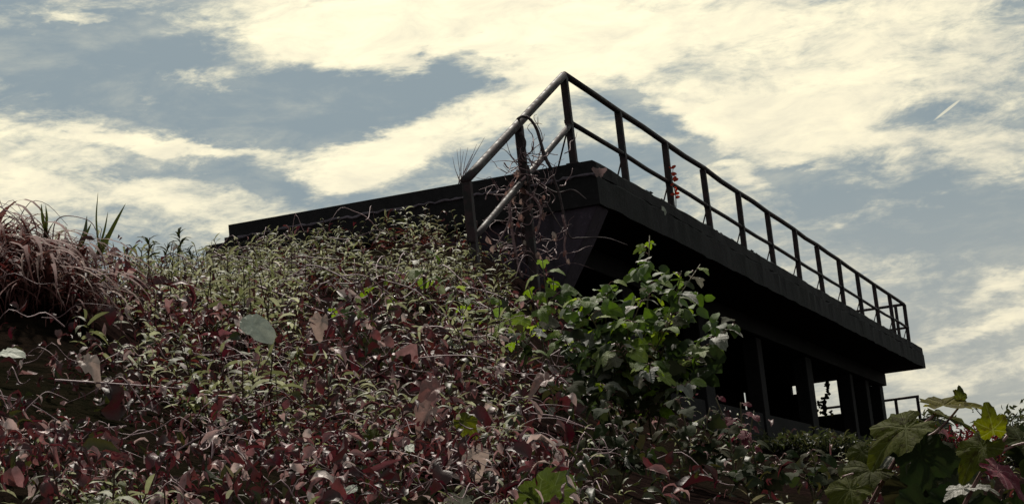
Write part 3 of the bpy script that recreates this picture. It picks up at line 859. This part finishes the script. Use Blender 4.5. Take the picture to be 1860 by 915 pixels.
small_plant(940, 660, 11.5, [(925, 580), (965, 600)], 5, .10, 'green lobed creeper between the handrail and the large shrub', 'broad_leaved_plant', shrub_meshes[:4], dark=.3)
small_plant(1010, 760, 9.5, [(985, 690), (1030, 700), (1000, 740)], 7, .085, 'dark green trailing creeper at the left foot of the large shrub', 'broad_leaved_plant', shade_meshes)
small_plant(470, 540, 16, [(462, 478)], 4, .12, 'small green plant near the left end of the roof edge', 'broad_leaved_plant', shrub_meshes[4:])
small_plant(900, 620, 13, [(905, 528), (885, 540)], 4, .10, 'low green plant at the foot of the lower handrail post', 'broad_leaved_plant', shrub_meshes[4:])
small_plant(1250, 860, 9, [(1230, 720), (1290, 740), (1340, 770), (1200, 770), (1310, 830)], 9, .085, 'dark straggling bush with reddish tints below the overhang', 'straggling_bush', shade_meshes, 'bush', .03)  # this bush and the next three: leaves with painted-in shade
small_plant(1120, 880, 7.5, [(1100, 730), (1160, 760), (1050, 790), (1180, 820), (1120, 830)], 9, .07, 'dim green bush with shade in its leaf colour at the bottom centre right', 'shaded_bush', shade_meshes, 'bush', .03)
small_plant(1370, 900, 8, [(1360, 800), (1420, 830), (1300, 860), (1390, 860)], 9, .075, 'low dark bush near the bottom edge under the window bays', 'shaded_bush', shade_meshes, 'bush', .03)
small_plant(1480, 905, 9, [(1470, 815), (1530, 850), (1440, 860)], 9, .08, 'low dark bush left of the large vine leaves', 'shaded_bush', shade_meshes, 'bush', .03)
rb = small_plant(1330, 830, 9.5, [(1300, 722), (1345, 730), (1370, 745)], 6, .075, 'small red leaved creeper sprig under the dark overhang', 'red_creeper',
                 [tri_mesh('red_leaf', *tmpl_outline(ovate, 14, .2, .6, .04, 60+s, 2), M['redleaf']) for s in range(2)], 'creeper', 0)

# ------------------------------------------------------------------ large vine leaves in the right foreground
grape_meshes = [tri_mesh('vine_leaf', *tmpl_outline(lobed(five, 34, .09, .55), 68, .22, .55+.12*s, .035, 70+s, 4), M['grape']) for s in range(4)]
fl = [tri_mesh('vine_leaf', *tmpl_outline(lobed(five, 34, .09, .5), 68, .15, .16+.1*k, .03, 170+k, 4), M['grape']) for k in range(2)]
dg = tri_mesh('shaded_vine_leaf', *tmpl_outline(*shade_grape_src), M['shadeleaf'])  # lower vine leaves, their shade put into the colour
red_grape = tri_mesh('red_vine_leaf', *tmpl_outline(lobed(five, 34, .09, .55), 68, .2, .4, .04, 80, 4), M['redleaf'])
pale_grape = tri_mesh('pale_vine_leaf', *tmpl_outline(lobed(five, 34, .09, .55), 68, .22, .5, .04, 81, 4), M['pale'])
def vec(dx, dy, dz=0.0):                       # picture-right, picture-up and towards the viewer, as a world direction
    return RT*dx+UP*dy-FW*dz
def vine(name, label, stems, leaves, d):
    b0 = at(stems[0][0][0][0], stems[0][0][0][1], d); th = empty(name, b0); tag(th, label, 'vine')
    for pts, r in stems:
        MB().tube(spline([at(x, y, d+dd) for x, y, dd in [(p+(0,))[:3] for p in pts]], 5), r, 7, taper=r*.6).build('stem', M['petiole'], th, True)
    for x, y, dd, hd, nr, sz, ms in leaves:
        place_leaf(th, ms, at(x, y, d+dd), vec(*hd), vec(*nr), sz, 'leaf')
    return th
g = grape_meshes
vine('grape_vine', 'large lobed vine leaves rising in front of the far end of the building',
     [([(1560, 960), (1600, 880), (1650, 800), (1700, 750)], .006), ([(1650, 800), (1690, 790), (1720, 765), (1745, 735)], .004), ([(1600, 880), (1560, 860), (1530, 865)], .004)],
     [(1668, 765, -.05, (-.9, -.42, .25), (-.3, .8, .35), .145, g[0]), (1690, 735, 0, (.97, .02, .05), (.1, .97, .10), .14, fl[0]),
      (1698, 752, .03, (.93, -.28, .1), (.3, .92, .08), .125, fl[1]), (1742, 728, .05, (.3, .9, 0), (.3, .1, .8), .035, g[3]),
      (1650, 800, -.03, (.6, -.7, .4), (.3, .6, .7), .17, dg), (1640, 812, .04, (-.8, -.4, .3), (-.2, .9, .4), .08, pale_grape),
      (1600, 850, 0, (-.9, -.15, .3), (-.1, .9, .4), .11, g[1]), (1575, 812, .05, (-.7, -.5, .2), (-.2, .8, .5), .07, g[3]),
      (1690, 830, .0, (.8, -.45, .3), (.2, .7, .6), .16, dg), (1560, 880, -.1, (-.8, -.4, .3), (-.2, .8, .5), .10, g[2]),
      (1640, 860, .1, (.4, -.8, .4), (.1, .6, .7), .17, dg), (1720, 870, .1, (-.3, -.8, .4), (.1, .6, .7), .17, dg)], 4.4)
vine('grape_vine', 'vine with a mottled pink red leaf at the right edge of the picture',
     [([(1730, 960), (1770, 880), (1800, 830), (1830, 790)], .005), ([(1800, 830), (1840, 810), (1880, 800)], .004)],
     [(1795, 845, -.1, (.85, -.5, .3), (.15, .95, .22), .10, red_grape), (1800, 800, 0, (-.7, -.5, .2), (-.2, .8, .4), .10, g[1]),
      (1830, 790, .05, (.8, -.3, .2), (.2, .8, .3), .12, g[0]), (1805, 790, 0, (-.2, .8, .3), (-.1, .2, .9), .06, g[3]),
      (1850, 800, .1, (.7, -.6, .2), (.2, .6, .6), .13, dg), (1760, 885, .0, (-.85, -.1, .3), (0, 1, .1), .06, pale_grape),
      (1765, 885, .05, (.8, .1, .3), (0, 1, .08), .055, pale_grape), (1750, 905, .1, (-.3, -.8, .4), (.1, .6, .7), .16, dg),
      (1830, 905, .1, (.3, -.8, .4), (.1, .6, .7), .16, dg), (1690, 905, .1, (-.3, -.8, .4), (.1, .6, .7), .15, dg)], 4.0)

# ------------------------------------------------------------------ single conspicuous leaves lying on the cover
broad_hi = [tmpl_broad(.8, .4, .7, 91), tmpl_broad(.7, .6, 1.0, 92), tmpl_broad(.75, .2, .4, 93)]
def big_leaf(px, py, d, hd, nr, sz, mesh, label, name='fallen_leaf'):
    P = at(px, py, d)
    o = place_leaf(None, mesh, P, vec(*hd), vec(*nr), sz, name)
    tag(o, label, 'leaf'); return o
pale_oval = tri_mesh('pale_leaf', *tmpl_outline(ovate, 24, .15, .25, .05, 95, 3), M['grey'])
curl = [tri_mesh('curled_leaf', *tmpl_outline(lobed(three, 18, .06, .5), 26, .8, 1.3, .10, 96+s, 3), M['brown']) for s in range(3)]
star = tri_mesh('star_leaf', *tmpl_outline(lobed([(0, 1, .35), (.75, .9, .3), (-.75, .9, .3), (1.5, .7, .3), (-1.5, .7, .3)], 30, .05, .5), 46, .15, .3, .02, 99, 3), M['pale'])
big_leaf(440, 578, 6.6, (.85, -.5, .2), (.1, .75, .65), .135, pale_oval, 'large flat pale grey leaf lying on the weeds at left centre')
big_leaf(0, 640, 5.6, (1, -.02, .1), (0, .9, .4), .075, pale_oval, 'pale oval leaf at the left edge under the dry grass tussock')
big_leaf(800, 703, 6.2, (-.9, -.35, .3), (-.1, .8, .55), .10, curl[0], 'curled pinkish brown leaf above another pale one at lower centre')
big_leaf(785, 740, 6.1, (-.7, -.6, .3), (-.1, .6, .7), .085, curl[1], 'pale curled leaf just below the pinkish brown one at lower centre')
big_leaf(855, 815, 5.6, (.35, -.8, .3), (.1, .5, .8), .085, curl[2], 'pale brown hanging leaf below the lower centre pair')
big_leaf(835, 760, 5.8, (.8, -.5, .3), (.2, .5, .8), .07, g[3], 'yellow green lobed leaf right of the curled pair')
big_leaf(690, 790, 5.8, (-.9, -.2, .3), (-.1, .7, .6), .075, g[1], 'yellow green leaf on a thin stem at lower centre left')
big_leaf(838, 925, 4.4, (.1, 1, .2), (.0, .3, .9), .05, star, 'pale star shaped leaf at the bottom edge of the picture')
big_leaf(150, 655, 5.8, (.8, -.4, .3), (.1, .8, .5), .075, curl[0], 'curled pinkish leaf below the tussock at left')
big_leaf(585, 575, 9, (-.3, -.8, .3), (-.1, .5, .7), .10, curl[1], 'pinkish leaf beside the large pale grey leaf')
big_leaf(1000, 690, 8, (-.9, -.1, .3), (0, .9, .4), .10, curl[2], 'long pink brown leaf under the green shrub')
big_leaf(735, 812, 5.6, (1, -.1, .2), (0, .9, .4), .06, pale_oval, 'small pale leaf lying below the lower centre pair')
big_leaf(650, 885, 4.8, (-.9, -.2, .2), (0, .8, .5), .04, pale_oval, 'small pale grey leaf near the bottom edge left of the star shaped leaf')
# plant with scalloped leaves at the bottom edge
sc_m = [tri_mesh('scalloped_leaf', *tmpl_outline(scal, 60, .12, .25, .03, 110+s, 4), M['scallop']) for s in range(2)]
bs = at(990, 960, 4.3); pl = empty('scalloped_leaf_plant', bs); tag(pl, 'plant with round scalloped green leaves at the bottom edge of the picture', 'plant')
MB().tube([bs, at(985, 935, 4.3), at(980, 910, 4.3)], .003, 5).build('stem', M['stem'], pl)
MB().tube([bs, at(1000, 930, 4.35), at(1010, 900, 4.35)], .003, 5).build('stem', M['stem'], pl)
place_leaf(pl, sc_m[0], at(975, 925, 4.25), vec(.1, .8, .5), vec(0, .45, .8), .08, 'leaf')
place_leaf(pl, sc_m[1], at(1000, 905, 4.35), vec(.3, .9, .2), vec(.1, .3, .9), .075, 'leaf')

# ------------------------------------------------------------------ dry grass tussock on the left
def blade_tmpl(n=8, w=.012, droop=1.5, bendx=0.0, up=1.2):
    V = []; Fc = []; p = np.zeros(3)
    for i in range(n+1):
        t = i/n; ww = w*(1-t**2)*.5+.0008
        V += [p+np.array([-ww, 0, ww*.4]), p+np.array([ww, 0, -ww*.1])]
        a = up-droop*t*1.7
        p = p+np.array([bendx*t, math.cos(a), math.sin(a)])/n
    for i in range(n): Fc.append((2*i, 2*i+1, 2*i+3, 2*i+2))
    return np.array(V), Fc
blades = [blade_tmpl(8, .042, dr, bx, u) for dr, bx, u in ((1.1, .1, .55), (1.3, -.25, .7), (.9, .3, .35), (1.5, 0, .9))]
grass_cols = [M['grass']]
tus_c = at(75, 470, 8.3)
tz = float(ground_z(tus_c[0], tus_c[1]))
tus = empty('dry_grass_tussock', (tus_c[0], tus_c[1], tz-.1))
tag(tus, 'tussock of long dry pinkish grass hanging over the bank at left', 'grass tussock')
M['blade'] = leaf_mat('dry_blade', colours=[(.09, .035, .035), (.20, .11, .10), (.13, .055, .055), (.32, .23, .20)], rough=.7, trans=.2, spec=.08)
blade_meshes = [tri_mesh('grass_blade', V, Fc, M['blade']) for V, Fc in blades]
def tuss_base():
    x = random.uniform(-110, 150); d = random.uniform(7.7, 8.4)
    P = at(x, 470, d); P[2] = float(ground_z(P[0], P[1]))-.05+random.uniform(0, .10); return P
for i in range(230):
    P = tuss_base()
    a = random.gauss(-.35, .6)            # mostly falling towards the viewer and to the right
    hd = np.array([math.cos(a), math.sin(a), .0])
    place_leaf(tus, random.choice(blade_meshes), P, hd, (0, 0, 1), random.choice((random.uniform(.16, .40), random.uniform(.25, .55))), 'blade')
n = 1300
B = np.array([tuss_base() for _ in range(n)]); B[:, 2] -= rng.uniform(0, .06, n)
ang = rng.normal(-.4, .8, n)
hd = np.column_stack([np.cos(ang), np.sin(ang), np.zeros(n)]); nr = np.column_stack([rng.normal(0, .3, (n, 2)), np.ones(n)])
cc = ramp(rng.random(n), [(.04, .014, .014), (.10, .035, .035), (.17, .08, .075), (.06, .02, .02)])
bk = bake([blade_tmpl(6, .034, dr, bx, u) for dr, bx, u in ((1.1, .1, .5), (1.4, -.2, .7), (1.0, .2, .3))], rng.integers(0, 3, n), B, frames(nr, hd), rng.uniform(.12, .34, n), cc)
o = link('blade_mass', big_mesh('blade_mass', [bk], M['grass']), tus); tag(o, kind='stuff')

# upright grass on the skyline at left
def upright_grass(px, py, d, tips, label, mat, w=.010):
    bs = at(px, py, d); th = empty('upright_grass', bs); tag(th, label, 'grass')
    for tx, ty, wd in tips:
        tip = at(tx, ty, d+random.uniform(-.1, .1)); mid = bs*.45+tip*.55+RT*random.uniform(-.01, .01)*d/8
        pts = spline([bs+RT*random.uniform(-.01, .01), mid, tip], 6)
        mb = MB(); N = len(pts)
        for i, p in enumerate(pts):
            ww = wd*.5*(1-(i/(N-1))**2.2)+.0006
            mb.v += [tuple(p-RT*ww), tuple(p-FW*ww*.5), tuple(p+RT*ww)]
        for i in range(N-1):
            a = i*3; mb.f += [(a, a+1, a+4, a+3), (a+1, a+2, a+5, a+4)]
        mb.build('blade', mat, th, True)
    return th
M['gblade'] = leaf_mat('green_grass_blade', colour=(.035, .045, .014), rough=.5, trans=.25)
upright_grass(178, 462, 8.2, [(178, 350, .008), (228, 370, .022), (196, 385, .010), (200, 420, .01)], 'tall dark grass with three spread blades on the left skyline', M['gblade'])
upright_grass(140, 455, 8.2, [(158, 392, .020), (166, 405, .018), (120, 430, .008)], 'pair of broad dark grass blades left of the tall spread ones', M['gblade'])
upright_grass(85, 432, 8.2, [(75, 370, .016), (83, 372, .014), (100, 400, .006)], 'twin narrow dark grass blades nearest the left edge', M['gblade'])
upright_grass(205, 478, 8.2, [(205, 440, .008), (235, 455, .008), (190, 440, .007)], 'short dry grass wisps at the foot of the left skyline', M['blade'])
def arch_stem(pts, d, label, r=.003):
    tag(MB().tube(spline([at(x, y, d) for x, y in pts], 6), r, 5, taper=.0012).build('arching_dry_stem', M['twig'], None, True), label, 'stem')
arch_stem([(95, 440), (100, 405), (120, 392), (160, 400), (175, 420), (185, 455)], 8.1, 'thin dry stem arching over the left tussock')
arch_stem([(-5, 372), (15, 385), (30, 398), (45, 425)], 7.9, 'thin dry stem at the top of the tussock by the left edge')
arch_stem([(560, 600), (600, 570), (640, 540), (690, 512), (720, 503)], 9.5, 'long pale dry stem leaning across the bank at centre left', .004)
arch_stem([(555, 600), (610, 575), (660, 560)], 9.4, 'shorter pale dry stem beside the long leaning one', .003)
arch_stem([(930, 865), (950, 830), (975, 795)], 5.5, 'straight pink stem near the bottom centre', .003)
arch_stem([(675, 850), (710, 815), (745, 785)], 5.5, 'thin bare stem rising left of the pale hanging leaf', .0025)
arch_stem([(760, 650), (820, 645), (880, 650), (930, 675), (975, 680)], 7, 'long thin arching pink runner across the centre of the leaf carpet', .0028)
arch_stem([(100, 690), (180, 695), (260, 700), (330, 705)], 5.8, 'thick pink runner lying across the lower left', .004)
arch_stem([(300, 830), (370, 790), (430, 760), (520, 720)], 5.4, 'dark bare stem slanting up across the lower left', .004)

# small weeds on the skyline left of the building
def skyline_weed(px, py, tx, ty, d, n, sz, label, mat):
    bs = at(px, py, d); tip = at(tx, ty, d); th = empty('skyline_weed', bs); tag(th, label, 'weed')
    sp_ = spline([bs, bs*.5+tip*.5+RT*.02, tip], 5); MB().tube(sp_, .004, 5, taper=.0015).build('stem', M['stem'], th, True)
    me_ = [tri_mesh('weed_leaf', V, Fc, mat) for V, Fc in strips[:2]]
    for i in range(n):
        t = .25+.75*i/n; p = sp_[min(int(t*(len(sp_)-1)), len(sp_)-1)]; phi = i*2.4
        hd = RT*math.cos(phi)+FW*math.sin(phi)*.6+UP*.5
        place_leaf(th, me_[i % 2], p, hd, UP+RT*random.uniform(-.4, .4), sz*random.uniform(.7, 1.1))
M['dkweed'] = leaf_mat('dark_weed_leaf', colour=(.022, .030, .012), rough=.7, trans=.2, spec=.03)
skyline_weed(262, 495, 268, 432, 13, 18, .13, 'bushy dark weed on the skyline right of the grass blades', M['dkweed'])
skyline_weed(285, 495, 305, 440, 13.5, 14, .11, 'slanting dark weed just right of the bushy one on the skyline', M['dkweed'])
skyline_weed(318, 490, 325, 418, 14, 20, .12, 'tall feathery weed on the skyline left of the roof edge', M['dkweed'])
skyline_weed(345, 485, 340, 450, 14, 12, .09, 'short feathery weed next to the tall one on the skyline', M['dkweed'])
skyline_weed(236, 495, 240, 462, 12.5, 10, .10, 'small dark weed at the left end of the skyline row', M['dkweed'])

# ------------------------------------------------------------------ bare creeper tangled over the stair handrail
def dist_rail(y): return float((np.array([0, y, Z0])-CAM)@FW)
dmid = dist_rail(-1.9)
vt = empty('bare_creeper', at(955, 470, dmid-.1)); tag(vt, 'tangle of bare dead creeper stems wrapped round the middle handrail post', 'creeper')
def vstem(pts, r, d=0.0, tp=None, mat='bark', n=6):
    MB().tube(spline([at(p[0], p[1], dmid-.12+d+(p[2] if len(p) > 2 else 0)) for p in pts], 6), r, n, taper=tp or r*.5, wob=.12).build('stem', M[mat], vt, True)
vstem([(1000, 305), (990, 285), (983, 262), (975, 235), (962, 216), (948, 212), (939, 220, .25), (945, 232, .3)], .020, 0, .014)
vstem([(960, 480), (950, 420), (965, 370), (955, 330), (945, 290), (953, 262), (945, 240)], .030, .05, .02)
vstem([(940, 500), (935, 440), (950, 380), (962, 330), (958, 300)], .024, -.03, .015)
vstem([(948, 330), (935, 345), (915, 360), (905, 380), (880, 400)], .016, -.05, .006, 'twig')
vstem([(950, 345), (975, 365), (982, 390), (975, 420), (960, 440), (950, 470)], .018, -.05, .01, 'twig')
vstem([(925, 370), (930, 420), (935, 450), (945, 500)], .020, -.08, .012, 'twig')
vstem([(960, 350), (985, 360), (1010, 400), (1030, 430)], .014, -.05, .006)
vstem([(975, 330), (1010, 350), (1040, 345), (1065, 362)], .014, .3, .006)
vstem([(1000, 310), (1015, 350), (1025, 395), (1035, 430), (1055, 432), (1100, 432), (1140, 445)], .016, .2, .004)
vstem([(1022, 390), (1028, 420), (1025, 450), (1030, 480)], .018, .2, .008, 'twig')
vstem([(955, 320), (930, 350), (925, 400), (905, 440), (880, 470)], .014, -.1, .005, 'twig')
for i in range(95):
    x = random.gauss(955, 36); y = random.uniform(275, 470); pts = [(x, y)]
    a = random.uniform(0, 6.28)
    for k in range(4):
        a += random.gauss(0, .7); l = random.uniform(8, 20); pts.append((pts[-1][0]+math.cos(a)*l, pts[-1][1]+math.sin(a)*l*.8, random.uniform(-.15, .15)))
    vstem(pts, random.uniform(.004, .009), random.uniform(-.1, .1), .002, 'twig', 5)
for pts in ([(948, 300), (930, 285), (922, 265), (918, 245)], [(940, 295), (915, 292), (890, 295)], [(938, 320), (922, 340), (912, 365)], [(975, 300), (985, 250), (970, 215), (975, 208)],
            [(965, 300), (970, 280), (968, 258)], [(968, 302), (958, 285), (955, 270)], [(975, 308), (985, 285), (978, 262)], [(940, 300), (920, 275), (905, 268)], [(965, 225), (978, 224), (985, 226)], [(977, 226), (977, 212)]):
    vstem(pts, .006, 0, .002, 'twig', 5)

tl = [tri_mesh('withered_leaf', *tmpl_broad(.6, .7, 1.2, 140+k), M['brown']) for k in range(3)]
for i in range(34):
    x = random.gauss(950, 34); y = random.uniform(305, 470)
    place_leaf(vt, random.choice(tl), at(x, y, dmid-.2+random.uniform(-.1, .1)), vec(random.uniform(-.7, .7), -1, .2), vec(random.uniform(-.5, .5), .4, .8), random.uniform(.06, .13))
# dry grass tuft on the roof edge
bs = on(836, 334, 1, -.05); bs[2] = Z0; tf = empty('dry_grass_tuft', bs); tag(tf, 'small dry grass tuft growing on the roof edge beside the handrail', 'grass tuft')
for tx, ty in ((822, 285), (830, 272), (836, 268), (842, 275), (850, 268), (858, 280), (866, 262), (872, 300), (826, 305), (845, 290), (880, 250)):
    tip = on(tx, ty, 1, -.05); MB().tube(spline([bs+RT*random.uniform(-.03, .03), bs*.5+tip*.5+RT*random.uniform(-.02, .02), tip], 4), .006, 4, taper=.002).build('blade', M['twig'], tf, True)

# pale leaf on the slab corner, small pale leaf on the slab side, red sprig on the railing
P = on(1088, 320, 1, -.16); lf = tri_mesh('pale_leaf', *tmpl_outline(lobed([(0, .6, .5), (.9, 1.0, .5), (-.9, 1.0, .5)], 20, .05, .4), 24, .2, .1, .03, 120, 2), M['pink'])
o = place_leaf(None, lf, P, vec(.05, 1, .1), vec(.1, .3, 1), .105, 'withered_leaf'); tag(o, 'pale two lobed withered leaf caught on the roof slab corner', 'leaf')
P = on(1206, 392, 0, .30); o = place_leaf(None, pale_oval, P, vec(-.2, 1, .1), vec(.5, .1, .8), .13, 'withered_leaf'); tag(o, 'small pale leaf hanging on the roof slab side below the red sprig', 'leaf')
yk = 2*S
rs = empty('red_creeper_sprig', (0.05, yk-.05, Z0+HM-.15)); tag(rs, 'small red leaved creeper sprig on the third railing post', 'creeper')
M['scarlet'] = leaf_mat('scarlet_leaf', colour=(.34, .05, .035), rough=.6, trans=.35, spec=.08)
rm = [tri_mesh('red_leaf', *tmpl_outline(ovate, 14, .2, .5, .05, 130+s, 2), M['scarlet']) for s in range(2)]
MB().tube(spline([(.06, yk-.05, Z0+.05), (.09, yk-.06, Z0+.3), (.06, yk-.02, Z0+.55), (.09, yk, Z0+.72)], 4), .008, 5, taper=.004).build('stem', M['bark'], rs, True)
for i in range(13):
    z = Z0+.25+.46*random.random()
    place_leaf(rs, random.choice(rm), np.array([.08, yk-.05, z]), vec(random.uniform(-1, 1), random.uniform(-.6, .8), .3), vec(random.uniform(-.4, .4), .4, .8), random.uniform(.045, .08))

# vine hanging in the far window opening
yw = YE-.5
wv = empty('hanging_vine', on(1503, 678, 1, yw)); tag(wv, 'leafy vine hanging in silhouette in the bright window opening', 'vine')
pts = [on(x, y, 1, yw) for x, y in ((1508, 674), (1502, 695), (1505, 712), (1497, 730), (1500, 752))]
sp_ = spline(pts, 6); MB().tube(sp_, .012, 5).build('stem', M['bark'], wv, True)
for i in range(85):
    p = sp_[random.randrange(len(sp_))]
    place_leaf(wv, random.choice(shade_meshes), p, RT*random.uniform(-1, 1)+UP*random.uniform(-1, .5), -FW+RT*random.uniform(-.5, .5), random.uniform(.05, .095))
for x, y in ((1490, 735), (1492, 745), (1510, 745), (1488, 725)):
    for k in range(4):
        p = on(x+random.uniform(-5, 5), y+random.uniform(-3, 6), 1, yw)
        place_leaf(wv, random.choice(shade_meshes), p, RT*random.uniform(-1, 1)+UP*random.uniform(-1, .5), -FW, random.uniform(.05, .09))

# ------------------------------------------------------------------ far shrubs beyond the building on the right
def far_shrub(px, py, d, rx, rz, n, label, cols, size):
    c = at(px, py, d); gz = float(ground_z(c[0], c[1])); th = empty('far_shrub', (c[0], c[1], gz)); tag(th, label, 'shrub')
    mb = MB()
    for i in range(6):
        tip = c+np.array([random.uniform(-rx, rx)*.7, random.uniform(-rx, rx)*.7, random.uniform(0, rz)])
        mb.tube(spline([(c[0]+random.uniform(-.1, .1), c[1], gz-.1), ((c[0]+tip[0])/2, (c[1]+tip[1])/2, (gz+tip[2])/2), tip], 4), .03, 5, taper=.008)
    mb.build('branches', M['bark'], th)
    u = rng.normal(size=(n, 3)); u /= np.linalg.norm(u, axis=1, keepdims=True); rr = rng.random(n)**.4
    bump = 1+.3*np.sin(u[:, 0]*5+1)*np.sin(u[:, 2]*6+u[:, 1]*4)
    P = c+u*(rr*bump)[:, None]*np.array([rx, rx, rz])
    P[:, 2] = np.maximum(P[:, 2], gz+.05)
    k = bake([dead_t[0], dead_t[4]], rng.integers(0, 2, n), P, frames(rng.normal(size=(n, 3))+[0, 0, .8], rng.normal(size=(n, 3))), rng.uniform(*size, n), ramp(rng.random(n), cols))
    tag(link('foliage', big_mesh('foliage', [k], M['weed']), th), kind='stuff')
G1 = [(.015, .022, .010), (.04, .05, .02), (.06, .06, .03)]
R1 = [(.05, .012, .016), (.16, .035, .045), (.07, .03, .02)]
far_shrub(1850, 815, 34, 1.0, .75, 1500, 'dark shrub at the right edge beyond the vines', G1, (.08, .18))
far_shrub(1745, 822, 30, .7, .40, 1200, 'low reddish shrub between the two vines', R1, (.06, .14))
far_shrub(1690, 812, 30, .5, .5, 900, 'dark hummock of shrub behind the large vine leaves', G1, (.06, .14))
far_shrub(1790, 850, 40, 1.6, .5, 1500, 'low green scrub on the horizon at right', G1, (.08, .18))
far_shrub(1640, 862, 38, 1.2, .5, 1200, 'dark scrub below the short low railing', G1, (.08, .18))
far_shrub(1420, 838, 26, 1.0, .4, 1400, 'dark scrub growing against the side wall under the window bays', G1, (.07, .15))
far_shrub(1520, 840, 32, 1.1, .4, 1400, 'dark scrub at the foot of the side wall below the bright window', G1, (.07, .15))
